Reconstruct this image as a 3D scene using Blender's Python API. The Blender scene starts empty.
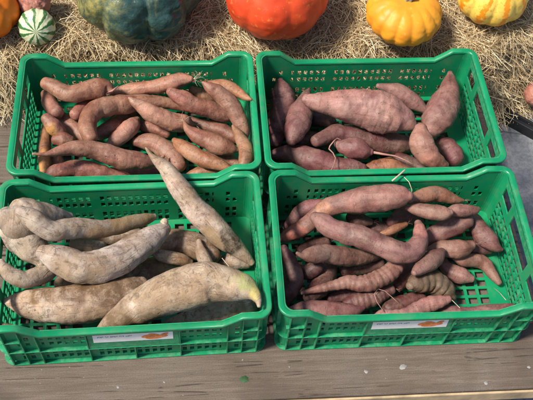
import bpy, bmesh, math, random, zlib
from mathutils import Vector, Matrix, noise
R = math.radians
sc = bpy.context.scene
col = sc.collection
# ------------------------------------------------------------ camera
cd = bpy.data.cameras.new('camera'); cam = bpy.data.objects.new('camera', cd); col.objects.link(cam)
FW, UP, RT = Vector((0.083536, 0.548207, -0.832160)), Vector((0.021077, 0.833920, 0.551482)), Vector((0.996282, -0.063608, 0.058108))
m = Matrix((RT, UP, -FW)).transposed().to_4x4(); m.translation = Vector((-0.163443, -0.912485, 1.737552))
cam.matrix_world = m
cd.sensor_width = 36; cd.lens = 36*1.50077; cd.clip_start = .05; cd.clip_end = 200
sc.camera = cam
# ------------------------------------------------------------ sky, sun, exposure
SUN_AZ, SUN_EL = R(-104), R(54)          # azimuth measured from +y towards +x
w = bpy.data.worlds.new('World'); sc.world = w; w.use_nodes = True
nt = w.node_tree; sky = nt.nodes.new('ShaderNodeTexSky'); sky.sky_type = 'NISHITA'; sky.sun_disc = False
sky.sun_elevation = SUN_EL; sky.sun_rotation = SUN_AZ; sky.air_density = 1.0; sky.dust_density = 2.0
bg = nt.nodes['Background']; bg.inputs[1].default_value = .082; nt.links.new(sky.outputs[0], bg.inputs[0])
sd = bpy.data.lights.new('sun', 'SUN'); sd.energy = 4.1; sd.angle = R(10); sd.color = (1, .93, .82)
so = bpy.data.objects.new('sun', sd); col.objects.link(so)
sv = Vector((math.sin(SUN_AZ)*math.cos(SUN_EL), math.cos(SUN_AZ)*math.cos(SUN_EL), math.sin(SUN_EL)))
so.rotation_euler = sv.to_track_quat('Z', 'Y').to_euler()
sc.view_settings.view_transform = 'Standard'; sc.view_settings.look = 'None'
sc.view_settings.exposure = .56; sc.view_settings.gamma = 1
sc.cycles.max_bounces = 8

# ------------------------------------------------------------ node helper
class N:
    def __init__(s, name):
        s.m = bpy.data.materials.new(name); s.m.use_nodes = True; s.t = s.m.node_tree
        s.b = s.t.nodes['Principled BSDF']; s.out = s.t.nodes['Material Output']
    def n(s, typ, **kw):
        x = s.t.nodes.new('ShaderNode'+typ)
        for k, v in kw.items(): setattr(x, k, v)
        return x
    def l(s, a, b): s.t.links.new(a, b)
    def put(s, x, v):
        if isinstance(v, (int, float)): x.default_value = v
        elif isinstance(v, tuple): x.default_value = v+(1,) if len(v) == 3 and x.type == 'RGBA' else v
        else: s.l(v, x)
    def coord(s, which='Object', scale=(1, 1, 1)):
        c = s.n('TexCoord'); mp = s.n('Mapping'); s.l(c.outputs[which], mp.inputs[0]); mp.inputs['Scale'].default_value = scale
        return mp.outputs[0]
    def noise(s, vec, scale, detail=4, rough=.55, dist=0, fac=True):
        x = s.n('TexNoise'); s.put(x.inputs['Vector'], vec); x.inputs['Scale'].default_value = scale
        x.inputs['Detail'].default_value = detail; x.inputs['Roughness'].default_value = rough; x.inputs['Distortion'].default_value = dist
        return x.outputs[0] if fac else x.outputs[1]
    def vor(s, vec, scale, feature='F1', out=0):
        x = s.n('TexVoronoi', feature=feature); s.put(x.inputs['Vector'], vec); x.inputs['Scale'].default_value = scale
        return x.outputs[out]
    def ramp(s, f, *stops):
        x = s.n('ValToRGB'); s.put(x.inputs[0], f); e = x.color_ramp.elements
        while len(e) < len(stops): e.new(.5)
        for q, (p, c) in zip(e, stops):
            q.position = p; q.color = (c, c, c, 1) if isinstance(c, (int, float)) else tuple(c)+(1,)
        return x.outputs[0]
    def mix(s, f, a, b, mode='MIX'):
        x = s.n('Mix', data_type='RGBA', blend_type=mode)
        s.put(x.inputs[0], f); s.put(x.inputs[6], a); s.put(x.inputs[7], b); return x.outputs[2]
    def math(s, op, a, b=0.0):
        x = s.n('Math', operation=op); s.put(x.inputs[0], a); s.put(x.inputs[1], b); return x.outputs[0]
    def bump(s, h, strength=.3, dist=.001, prev=None):
        x = s.n('Bump'); s.put(x.inputs['Height'], h); x.inputs['Strength'].default_value = strength; x.inputs['Distance'].default_value = dist
        if prev is not None: s.l(prev, x.inputs['Normal'])
        return x.outputs[0]
    def fin(s, c, rough=.6, nrm=None, spec=.5, sub=0, trans=0):
        s.put(s.b.inputs['Base Color'], c); s.put(s.b.inputs['Roughness'], rough); s.b.inputs['Specular IOR Level'].default_value = spec
        if nrm is not None: s.l(nrm, s.b.inputs['Normal'])
        if trans:
            t = s.n('BsdfTranslucent'); s.put(t.inputs[0], c); mx = s.n('MixShader'); mx.inputs[0].default_value = trans
            s.l(s.b.outputs[0], mx.inputs[1]); s.l(t.outputs[0], mx.inputs[2]); s.l(mx.outputs[0], s.out.inputs[0])
        return s.m
    def own(s):                                   # the object's own tint
        return s.n('ObjectInfo').outputs['Color']
    def rnd(s): return s.n('ObjectInfo').outputs['Random']

def shifted(a, vec):                              # offset a texture per object so that no two look alike
    ad = a.n('VectorMath', operation='ADD'); a.l(vec, ad.inputs[0])
    sc_ = a.math('MULTIPLY', a.rnd(), 37.0); cb = a.n('CombineXYZ'); a.l(sc_, cb.inputs[0]); a.l(sc_, cb.inputs[1]); a.l(cb.outputs[0], ad.inputs[1])
    return ad.outputs[0]

def tuber_mat(name, dust, dustcol, crack, rough):
    a = N(name); o = shifted(a, a.coord('Object')); uv = shifted(a, a.coord('UV'))
    us = a.n('Mapping'); a.l(uv, us.inputs[0]); us.inputs['Scale'].default_value = (1, .12, 1)     # streaks along the length
    ut = a.n('Mapping'); a.l(uv, ut.inputs[0]); ut.inputs['Scale'].default_value = (.16, 1, 1)     # short marks across
    c = a.own()
    big = a.noise(o, 22, 5, .6)
    c = a.mix(a.ramp(big, (.30, 1), (.62, 0)), c, a.mix(1, c, (.50, .42, .42), 'MULTIPLY'))
    c = a.mix(a.ramp(a.noise(o, 12, 4, .6), (.40, 0), (.64, .25 if crack else .8)), c, a.mix(1, c, (1.03, .90, .84), 'MULTIPLY'))
    c = a.mix(a.ramp(a.noise(o, 34, 7, .70), (.50, 0), (.72, .9)), c, a.mix(1, c, (1.45, 1.45, 1.42), 'MULTIPLY'))
    st = a.noise(us.outputs[0], 90, 5, .6)
    c = a.mix(a.ramp(st, (.34, .55), (.52, 0)), c, a.mix(1, c, (.55, .45, .42), 'MULTIPLY'))
    dn = a.math('MULTIPLY', a.ramp(a.noise(o, 15, 7, .68, .4), (.43, 0), (.66, 1)), a.ramp(a.noise(o, 160, 3, .6), (.30, .35), (.6, 1)))
    c = a.mix(a.math('MULTIPLY', dn, dust), c, dustcol)
    soil = a.math('MULTIPLY', a.ramp(a.noise(o, 31, 9, .72, .8), (.57, 0), (.64, 1)), a.ramp(a.noise(o, 260, 4, .6), (.36, .2), (.56, 1)))
    c = a.mix(a.math('MULTIPLY', soil, .62), c, (.085, .052, .034))
    eye = a.math('MULTIPLY', a.ramp(a.vor(o, 62), (.03, 1), (.14, 0)), a.ramp(a.noise(o, 20, 2), (.50, 0), (.56, 1)))
    c = a.mix(a.math('MULTIPLY', eye, .7), c, (.06, .035, .025))
    ln = a.noise(ut.outputs[0], 210, 3, .5, .6)
    lm = a.ramp(ln, (.645, 0), (.69, 1))
    c = a.mix(a.math('MULTIPLY', lm, .45), c, a.mix(1, c, (.42, .34, .32), 'MULTIPLY'))
    pit = a.ramp(a.noise(o, 420, 2, .5), (.30, 1), (.37, 0))
    c = a.mix(a.math('MULTIPLY', pit, .6), c, a.mix(1, c, (.35, .28, .26), 'MULTIPLY'))
    if crack:
        wv = a.n('VectorMath', operation='ADD'); a.l(us.outputs[0], wv.inputs[0])
        nz = a.n('TexNoise'); a.l(us.outputs[0], nz.inputs['Vector']); nz.inputs['Scale'].default_value = 55; nz.inputs['Detail'].default_value = 4
        sm = a.n('VectorMath', operation='SCALE'); a.l(nz.outputs[1], sm.inputs[0]); sm.inputs['Scale'].default_value = .018; a.l(sm.outputs[0], wv.inputs[1])
        ed = a.vor(wv.outputs[0], 48, 'DISTANCE_TO_EDGE')
        ck = a.math('MULTIPLY', a.ramp(ed, (.0, 1), (.035, 0)), a.ramp(a.noise(o, 26, 3), (.45, 0), (.6, 1)))
        c = a.mix(a.math('MULTIPLY', ck, crack), c, (.085, .06, .045))
        brown = a.ramp(a.noise(o, 10, 7, .68), (.45, 0), (.62, .8))
        c = a.mix(brown, c, (.27, .175, .095))
        c = a.mix(a.math('MULTIPLY', a.ramp(a.noise(o, 55, 7, .75, 1.0), (.53, 0), (.62, 1)), .72), c, (.13, .090, .060))
        hgt = a.math('ADD', a.math('MULTIPLY', ck, -.8), a.math('MULTIPLY', st, .7))
    else: hgt = a.math('ADD', a.math('MULTIPLY', lm, -.5), a.math('MULTIPLY', st, .45))
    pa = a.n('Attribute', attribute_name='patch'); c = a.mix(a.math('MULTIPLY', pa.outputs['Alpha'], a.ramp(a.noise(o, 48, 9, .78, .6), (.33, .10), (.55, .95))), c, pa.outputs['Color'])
    n1 = a.bump(hgt, .55, .0016)
    n1 = a.bump(a.math('MULTIPLY', eye, -1.0), .5, .002, n1)
    n2 = a.bump(a.noise(o, 75, 8, .68), .62, .0028, n1)
    n3 = a.bump(a.noise(o, 600, 3, .6), .22, .0006, n2)
    r = a.ramp(big, (.3, rough-.1), (.7, rough+.1))
    return a.fin(c, r, n3, .42)
M = {}
M['warm'] = tuber_mat('brown_tuber_skin', .46, (.46, .31, .21), 0, .44)
M['purple'] = tuber_mat('purple_tuber_skin', .50, (.34, .235, .18), 0, .50)
M['dusty'] = tuber_mat('dusty_tuber_skin', .78, (.66, .575, .48), .60, .72)
def plain(name, colr, rough=.6, var=.35, sc1=40, bump=.2, bs=200, trans=0, spec=.5):
    a = N(name); o = a.coord('Object')
    c = a.mix(a.ramp(a.noise(o, sc1, 5), (.35, 0), (.68, 1)), tuple(x*(1-var) for x in colr), tuple(min(1, x*(1+var*.6)) for x in colr))
    return a.fin(c, rough, a.bump(a.noise(o, bs, 4), bump, .001), spec, trans=trans)
# crate plastic: scuffed, a little dusty
a = N('green_plastic'); o = shifted(a, a.coord('Object'))
c = a.mix(a.ramp(a.noise(o, 6, 4), (.35, 0), (.7, 1)), (.004, .215, .088), (.007, .31, .124))
sx = a.n('Mapping'); a.l(o, sx.inputs[0]); sx.inputs['Scale'].default_value = (1, 1, .2)
scr = a.ramp(a.noise(sx.outputs[0], 160, 4, .7, 1.5), (.66, 0), (.74, 1))
c = a.mix(a.math('MULTIPLY', scr, .45), c, (.20, .48, .33))
du = a.math('MULTIPLY', a.ramp(a.noise(o, 24, 6, .7), (.50, 0), (.72, 1)), .34)
c = a.mix(du, c, (.16, .15, .10))
pt_ = a.n('NewGeometry').outputs['Pointiness']
c = a.mix(a.math('MULTIPLY', a.ramp(pt_, (.53, 0), (.62, 1)), a.ramp(a.noise(o, 70, 5, .7), (.45, 0), (.66, .28))), c, (.26, .54, .38))
M['plastic'] = a.fin(c, a.ramp(a.noise(o, 30, 5), (.3, .28), (.7, .50)), a.bump(a.noise(o, 120, 4), .12, .001), .5, trans=.06)
# weathered planks
a = N('weathered_wood'); o = shifted(a, a.coord('Object'))
g = a.n('Mapping'); a.l(o, g.inputs[0]); g.inputs['Scale'].default_value = (.045, 1, 1)
gr = a.noise(g.outputs[0], 190, 9, .75, .8); g2 = a.noise(g.outputs[0], 60, 8, .7, 1.5)
c = a.mix(a.ramp(gr, (.32, 0), (.68, 1)), (.115, .088, .068), (.225, .180, .146))
c = a.mix(a.ramp(g2, (.40, .5), (.6, 0)), c, (.10, .075, .060))
c = a.mix(a.ramp(a.noise(o, 5, 5, .6), (.50, 0), (.72, .35)), c, (.23, .20, .18))
c = a.mix(a.ramp(a.noise(o, 3.2, 4, .6, .5), (.52, 0), (.70, .65)), c, (.07, .048, .035))
fine = a.noise(o, 420, 4, .7)
c = a.mix(a.ramp(fine, (.36, .45), (.56, 0)), c, (.055, .040, .030))
ck_ = a.n('Mapping'); a.l(o, ck_.inputs[0]); ck_.inputs['Scale'].default_value = (.03, 1, 1)
ckm = a.math('MULTIPLY', a.ramp(a.vor(ck_.outputs[0], 36, 'DISTANCE_TO_EDGE'), (0, 1), (.022, 0)), a.ramp(a.noise(o, 11, 3), (.52, 0), (.58, 1)))
c = a.mix(a.math('MULTIPLY', ckm, .55), c, (.04, .03, .022))
sp = a.ramp(a.noise(o, 95, 2, .5), (.735, 0), (.76, 1))
c = a.mix(a.math('MULTIPLY', sp, .7), c, (.42, .40, .38))
M['wood'] = a.fin(c, .78, a.bump(gr, .6, .002, a.bump(fine, .35, .0012, a.bump(a.math('MULTIPLY', ckm, -1.0), .7, .003))), .3)
M['pale_wood'] = plain('worn_pale_wood', (.50, .37, .22), .8, .35, 20, .4, 120)
# straw: colour is carried by each stalk
a = N('straw_stalk'); at = a.n('Attribute', attribute_name='stalk')
M['straw'] = a.fin(at.outputs['Color'], .5, None, .4, trans=.12)
a = N('straw_bed'); o = a.coord('Object')
v = a.noise(o, 160, 6, .75, 3)
c = a.mix(a.ramp(v, (.35, 0), (.7, 1)), (.24, .17, .10), (.62, .49, .31))
M['bed'] = a.fin(c, .9, a.bump(v, .9, .01), .2)
# paving
a = N('slate_paving'); o = a.coord('Object')
c = a.mix(a.ramp(a.noise(o, 70, 9, .75), (.35, 0), (.68, 1)), (.13, .137, .152), (.27, .28, .305))
c = a.mix(a.ramp(a.noise(o, 700, 2), (.60, 0), (.68, .6)), c, (.42, .43, .45))
ed = a.vor(a.coord('Object', (2.2, 3.4, 1)), 1.0, 'DISTANCE_TO_EDGE')
c = a.mix(a.ramp(ed, (0, .8), (.015, 0)), c, (.05, .05, .055))
M['paving'] = a.fin(c, .8, a.bump(a.noise(o, 60, 6), .5, .004), .3)
M['root'] = plain('rootlet', (.40, .21, .17), .7)
M['palehair'] = plain('dry_rootlet', (.55, .45, .33), .7)
M['knob'] = plain('cut_end', (.50, .38, .27), .8, .5, 200, .5, 300)
M['dark_metal'] = plain('black_steel', (.012, .013, .016), .45)
M['paper'] = plain('white_label_paper', (.78, .78, .76), .55, .06, 60, .05)
M['ink'] = plain('label_ink', (.10, .22, .17), .6, .2)
M['orange_ink'] = plain('label_orange_print', (.75, .24, .07), .55, .35, 90)
M['stem'] = plain('dry_squash_stem', (.26, .27, .20), .85, .45, 60, .8, 150)
M['leaf'] = plain('crushed_leaf', (.03, .085, .03), .7, .4)
M['droppings'] = plain('chalky_spot', (.31, .30, .29), .9, .4)

def squash_mat(name, base, low, speck, sp_lo, sp_hi, rough=.35, sscale=60, bump=.12, wart=0):
    a = N(name); o = a.coord('Object')
    c = a.mix(a.ramp(a.noise(o, 9, 4, .6), (.32, 0), (.68, 1)), low, base)
    s1 = a.ramp(a.noise(o, sscale, 4, .62), (sp_lo, 0), (sp_hi, 1))
    c = a.mix(a.math('MULTIPLY', s1, .7), c, speck)
    sc1 = a.ramp(a.noise(o, 24, 5, .7, 2.5), (.695, 0), (.72, 1))
    c = a.mix(a.math('MULTIPLY', sc1, .45), c, tuple(min(1, x*.5+.2) for x in base))
    n = a.bump(a.noise(o, 30, 6, .6), bump, .004)
    n = a.bump(a.noise(o, 260, 3), .12, .001, n)
    if wart: n = a.bump(a.ramp(a.vor(o, 26), (.05, 1), (.42, 0)), .7, .006, n)
    c = a.mix(a.math('MULTIPLY', a.ramp(a.noise(o, 48, 7, .72), (.56, 0), (.70, 1)), .22), c, (.30, .20, .12))
    return a.fin(c, a.ramp(a.noise(o, 14, 4), (.3, rough+.06), (.7, rough+.26)), n, .42)
M['red_skin'] = squash_mat('red_pumpkin_skin', (.78, .085, .020), (.66, .055, .016), (.80, .30, .06), .60, .72, .34, 55)
M['yellow_skin'] = squash_mat('yellow_pumpkin_skin', (.83, .36, .022), (.74, .25, .018), (.80, .47, .10), .62, .76, .33, 70)
M['orange_skin'] = squash_mat('orange_pumpkin_skin', (.84, .21, .008), (.76, .14, .006), (.86, .36, .05), .62, .76, .30, 45)
M['turban_skin'] = squash_mat('turban_squash_skin', (.43, .19, .14), (.33, .12, .085), (.55, .33, .25), .58, .72, .42, 60)
a = N('dark_green_squash_skin'); o = a.coord('Object')
c = a.mix(a.ramp(a.noise(o, 16, 6, .65), (.35, 0), (.68, 1)), (.010, .035, .032), (.045, .105, .095))
lf = a.n('SeparateXYZ'); a.l(o, lf.inputs[0])
pt = a.math('MULTIPLY', a.ramp(a.math('ADD', a.noise(o, 12, 6, .7, .6), a.math('MULTIPLY', lf.outputs[0], -1.6)), (.52, 0), (.78, 1)), a.ramp(a.noise(o, 70, 4, .6), (.35, .25), (.62, 1)))
c = a.mix(a.math('MULTIPLY', pt, .85), c, (.34, .29, .075))
c = a.mix(a.math('MULTIPLY', a.ramp(a.noise(o, 34, 5, .7), (.62, 0), (.70, 1)), .5), c, (.10, .19, .20))
M['green_skin'] = a.fin(c, a.ramp(a.noise(o, 20, 4), (.3, .24), (.7, .46)), a.bump(a.noise(o, 26, 5, .6), .5, .010, a.bump(a.ramp(a.vor(o, 30), (.03, 1), (.35, 0)), .4, .006)), .5)
def stripe_mat(name, pale, dark, n, lo, hi, fleck, rough=.4):
    a = N(name); uv = a.coord('UV'); s = a.n('SeparateXYZ'); a.l(uv, s.inputs[0]); o = a.coord('Object')
    wob = a.math('MULTIPLY', a.math('SUBTRACT', a.noise(o, 38, 6, .7), .5), 1.0)
    ph = a.math('ADD', a.math('MULTIPLY', s.outputs[0], n), wob)
    tri = a.math('ABSOLUTE', a.math('SUBTRACT', a.math('FRACT', ph), .5)); tri = a.math('MULTIPLY', tri, 2.0)
    stp = a.ramp(tri, (lo, 1), (hi, 0))
    fl = a.ramp(a.noise(o, 130, 3, .55), (.54, 0), (.60, 1))
    c = a.mix(a.math('MULTIPLY', fl, fleck), pale, dark)
    c = a.mix(stp, c, dark)
    c = a.mix(a.ramp(a.noise(o, 20, 4), (.6, 0), (.75, .4)), c, tuple(min(1, x*1.2) for x in pale))
    return a.fin(c, rough, a.bump(a.noise(o, 80, 4), .15, .002), .45)
M['gourd_skin'] = stripe_mat('striped_gourd_skin', (.70, .70, .47), (.045, .16, .045), 10, .30, .44, .12)
M['carnival_skin'] = stripe_mat('striped_squash_skin', (.82, .56, .10), (.80, .27, .012), 10, .22, .32, .35)

# ------------------------------------------------------------ object helpers
def tag(o, label=None, cat=None, group=None, kind=None):
    for k, v in (('label', label), ('category', cat), ('group', group), ('kind', kind)):
        if v: o[k] = v
    return o
def mesh(name, verts, faces, mat, parent=None, smooth=True, loc=None):
    me = bpy.data.meshes.new(name); me.from_pydata(verts, [], faces); me.update()
    if smooth: me.polygons.foreach_set('use_smooth', [True]*len(me.polygons))
    ob = bpy.data.objects.new(name, me); col.objects.link(ob)
    for q in (mat if isinstance(mat, (list, tuple)) else [mat]): me.materials.append(q)
    if parent: ob.parent = parent
    if loc is not None: ob.location = loc
    return ob
def bevel(ob, wdt, seg=2, ang=40):
    b = ob.modifiers.new('bevel', 'BEVEL'); b.width = wdt; b.segments = seg; b.limit_method = 'ANGLE'; b.angle_limit = R(ang)
    return ob
def empty(name, loc, rz=0):
    e = bpy.data.objects.new(name, None); col.objects.link(e); e.location = loc; e.rotation_euler = (0, 0, rz); return e
class MB:
    def __init__(s): s.v = []; s.f = []
    def box(s, x0, x1, y0, y1, z0, z1):
        b = len(s.v); s.v += [(x, y, z) for z in (z0, z1) for y in (y0, y1) for x in (x0, x1)]
        s.f += [tuple(b+i for i in q) for q in ((0, 2, 3, 1), (4, 5, 7, 6), (0, 1, 5, 4), (2, 6, 7, 3), (0, 4, 6, 2), (1, 3, 7, 5))]
    def tube(s, pts, rad, seg=6):
        b = len(s.v); n = len(pts)
        for i, p in enumerate(pts):
            t = (pts[min(i+1, n-1)]-pts[max(i-1, 0)]).normalized(); u = t.orthogonal().normalized(); w_ = t.cross(u)
            r = rad[i] if isinstance(rad, (list, tuple)) else rad
            for k in range(seg):
                q = 2*math.pi*k/seg; s.v.append(tuple(p+u*(r*math.cos(q))+w_*(r*math.sin(q))))
        for i in range(n-1):
            for k in range(seg):
                s.f.append((b+i*seg+k, b+i*seg+(k+1) % seg, b+(i+1)*seg+(k+1) % seg, b+(i+1)*seg+k))
        s.f.append(tuple(b+k for k in range(seg))[::-1]); s.f.append(tuple(b+(n-1)*seg+k for k in range(seg)))
    def build(s, name, mat, parent=None, smooth=False, loc=None): return mesh(name, s.v, s.f, mat, parent, smooth, loc)

# ------------------------------------------------------------ ground, table
g = MB(); g.box(-6, 6, -4, 8, -.30, -.12)
tag(g.build('ground', M['paving']), 'blue-grey stone paving beside the wooden platform', 'ground', kind='structure')
tb = empty('wooden_platform', (0, 0, -.12)); tag(tb, 'low weathered grey plank platform carrying the four green crates', 'platform')
for (y0, y1) in ((-.302, -.118), (-.114, .086), (.090, .300), (.304, .530)):
    b_ = MB(); b_.box(-1.5, .655, y0, y1, -.035, 0)
    o_ = bevel(b_.build('plank', M['wood'], tb), .004, 2); o_.location = (0, 0, .12)
    me = o_.data
b_ = MB(); b_.box(-1.5, .655, -.3095, -.3035, -.050, -.003); o_ = bevel(b_.build('edge_strip', M['pale_wood'], tb), .004); o_.location = (0, 0, .12)
for x_ in (-1.2, .55):
    for y_ in (-.26, .46):
        b_ = MB(); b_.box(x_-.03, x_+.03, y_-.03, y_+.03, 0, .084); b_.build('leg', M['wood'], tb)
# chalky spots and a crushed leaf on the front plank
random.seed(5)
def blot(name, x, y, r, mat, label, cat):
    n = 26; v = [(0, 0, .0012)]; ph = random.random()*9
    for ring, hgt in ((.6, .0010), (1, .0)):
        for k in range(n):
            t = 2*math.pi*k/n; q = r*ring*(1+.45*noise.noise((math.cos(t)*1.6+ph, math.sin(t)*1.6, ph)))
            v.append((q*math.cos(t), q*.8*math.sin(t), hgt))
    f = [(0, 1+k, 1+(k+1) % n) for k in range(n)]+[(1+k, 1+n+k, 1+n+(k+1) % n, 1+(k+1) % n) for k in range(n)]
    return tag(mesh(name, v, f, mat, loc=(x, y, .0005)), label, cat)
blot('chalky_spot', 0.2984, -0.2391, 0.008, M['droppings'], 'largest pale chalky spot on the front plank, below the label of the front right crate', 'stain')
blot('chalky_spot', 0.2104, -0.2465, 0.005, M['droppings'], 'small chalky spot left of the largest spot on the front plank', 'stain')
blot('chalky_spot', 0.4858, -0.2856, 0.005, M['droppings'], 'chalky spot near the front edge of the plank at the right', 'stain')
blot('chalky_spot', 0.5967, -0.2513, 0.004, M['droppings'], 'chalky spot furthest right on the front plank', 'stain')
blot('chalky_spot', -0.3536, -0.2598, 0.0035, M['droppings'], 'faint chalky speck on the front plank at the left', 'stain')
blot('crushed_leaf', -0.0712, -0.2529, .010, M['leaf'], 'dark green crushed leaf scrap on the front plank below the gap between the front crates', 'leaf')

# ------------------------------------------------------------ crates
CL, CW, CH, CS = .60, 0.3835, 0.1927, 0.1927-.034
def prof(x):                                     # rim height along a long side
    t = (abs(x)-.192)/.043; t = max(0, min(1, t)); return CS+(CH-CS)*t
def sheet(us, vs, hole, fn, th):
    """a wall or floor of cells us x vs with real openings; fn(u, v, w) -> point, w = 0 outer, th = inner"""
    V = []; F = []; idx = {}
    nu, nv = len(us)-1, len(vs)-1
    def p(i, j, k):
        if (i, j, k) not in idx: idx[(i, j, k)] = len(V); V.append(fn(us[i], vs[j], th*k))
        return idx[(i, j, k)]
    solid = lambda i, j: 0 <= i < nu and 0 <= j < nv and not hole(i, j)
    for i in range(nu):
        for j in range(nv):
            if not solid(i, j): continue
            F.append((p(i, j, 0), p(i+1, j, 0), p(i+1, j+1, 0), p(i, j+1, 0)))
            F.append((p(i, j, 1), p(i, j+1, 1), p(i+1, j+1, 1), p(i+1, j, 1)))
            if not solid(i-1, j): F.append((p(i, j, 0), p(i, j+1, 0), p(i, j+1, 1), p(i, j, 1)))
            if not solid(i+1, j): F.append((p(i+1, j, 0), p(i+1, j, 1), p(i+1, j+1, 1), p(i+1, j+1, 0)))
            if not solid(i, j-1): F.append((p(i, j, 0), p(i, j, 1), p(i+1, j, 1), p(i+1, j, 0)))
            if not solid(i, j+1): F.append((p(i, j+1, 0), p(i+1, j+1, 0), p(i+1, j+1, 1), p(i, j+1, 1)))
    return V, F
INS = .0125; TH = .0032; CR = .022                # wall inset, thickness, corner radius
def intervals(lo, hi, pitch, gap, skip=lambda c: False):
    n = int(round((hi-lo)/pitch)); res = []
    for k in range(n):
        c_ = lo+pitch*(k+.5)
        if not skip(c_): res.append((c_-gap/2, c_+gap/2))
    return res
def long_wall(sy, with_label):
    x1 = CL/2-INS-CR
    ho = intervals(-.252, .252, .0168, .0098, lambda c: abs(abs(c)-.10) < .008 or abs(abs(c)-.205) < .008)
    us = sorted(set([-x1, x1, -.235, -.192, .192, .235]+[e for q in ho for e in q]))
    rows = [(.016, .034), (.041, .060), (.086, .101), (.112, .128)]
    vs = [.008]+[e for q in rows for e in q]+[.143, 1.0]
    hu = {round(a_, 5) for a_, _ in ho}
    def hole(i, j):
        if round(us[i], 5) not in hu: return False
        if j not in (1, 3, 5, 7): return False
        cx_ = (us[i]+us[i+1])/2
        if j >= 5 and with_label and abs(cx_) < .10: return False
        if j == 7 and abs(cx_) > .235: return False
        return True
    def fn(u, v, w_):
        z = v if v < .9 else prof(u)-.002
        return (u, sy*(CW/2-INS-w_), z)
    return sheet(us, vs, hole, fn, TH)
def end_wall(sx):
    yc = CW/2-INS-CR
    ho = intervals(-.150, .150, .0230, .0165)
    arc = []
    n = 6
    # the end wall carries its two rounded corners
    extra = [-yc-.5*math.pi*CR*k/n for k in range(1, n+1)]+[yc+.5*math.pi*CR*k/n for k in range(1, n+1)]
    top = [(-.148, -.092), (-.066, .066), (.092, .148)]
    us = sorted(set(round(q, 6) for q in [-yc, yc]+extra+[e for q in ho for e in q]+[e for q in top for e in q]))
    rows = [(.014, .027), (.033, .046), (.052, .065), (.071, .084), (.090, .103)]
    vs = [.008]+[e for q in rows for e in q]+[.120, .126, .162, CH-.002]
    def inside(i, sets):
        c_ = (us[i]+us[i+1])/2; return any(a_ < c_ < b_2 for a_, b_2 in sets)
    def hole(i, j):
        if j in (1, 3, 5, 7, 9): return inside(i, ho)
        if j == 12: return inside(i, top)
        if j == 11: return inside(i, [top[1]])
        return False
    def fn(u, v, w_):
        if abs(u) <= yc: return (sx*(CL/2-INS-w_), u, v)
        a_ = (abs(u)-yc)/CR; sg = 1 if u > 0 else -1; r_ = CR-w_
        return (sx*(CL/2-INS-CR+r_*math.cos(a_)), sg*(yc+r_*math.sin(a_)), v)
    return sheet(us, vs, hole, fn, TH)
def loop(inset, cr):                             # closed rounded rectangle: (x, y, nx, ny)
    hx, hy = CL/2-inset, CW/2-inset; P = []
    xs = [-.262, -.235, -.224, -.213, -.203, -.192, -.1, 0, .1, .192, .203, .213, .224, .235, .262]
    ys = [-.13, 0, .13]
    def arc(cx_, cy_, a0):
        for k in range(7):
            t = a0+math.pi/2*k/6; P.append((cx_+cr*math.cos(t), cy_+cr*math.sin(t), math.cos(t), math.sin(t)))
    arc(hx-cr, -hy+cr, -math.pi/2); P.extend((hx, y, 1, 0) for y in ys)
    arc(hx-cr, hy-cr, 0); P.extend((x, hy, 0, 1) for x in xs[::-1] if abs(x) < hx-cr)
    arc(-hx+cr, hy-cr, math.pi/2); P.extend((-hx, y, -1, 0) for y in ys[::-1])
    arc(-hx+cr, -hy+cr, math.pi); P.extend((x, -hy, 0, -1) for x in xs if abs(x) < hx-cr)
    return P
def sweep(section, zf, inset=0, cr=.03):
    """section: closed list of (outward, up); zf(x, y) -> height"""
    P = loop(inset, cr); V = []; F = []; m_ = len(section); n = len(P)
    for (x, y, nx, ny) in P:
        z = zf(x, y, ny)
        for (a_, b_2) in section: V.append((x+nx*a_, y+ny*a_, z+b_2))
    for i in range(n):
        for k in range(m_):
            F.append((i*m_+k, ((i+1) % n)*m_+k, ((i+1) % n)*m_+(k+1) % m_, i*m_+(k+1) % m_))
    return V, F
def rimz(x, y, ny): return prof(x) if abs(ny) > .9 else CH
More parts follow.
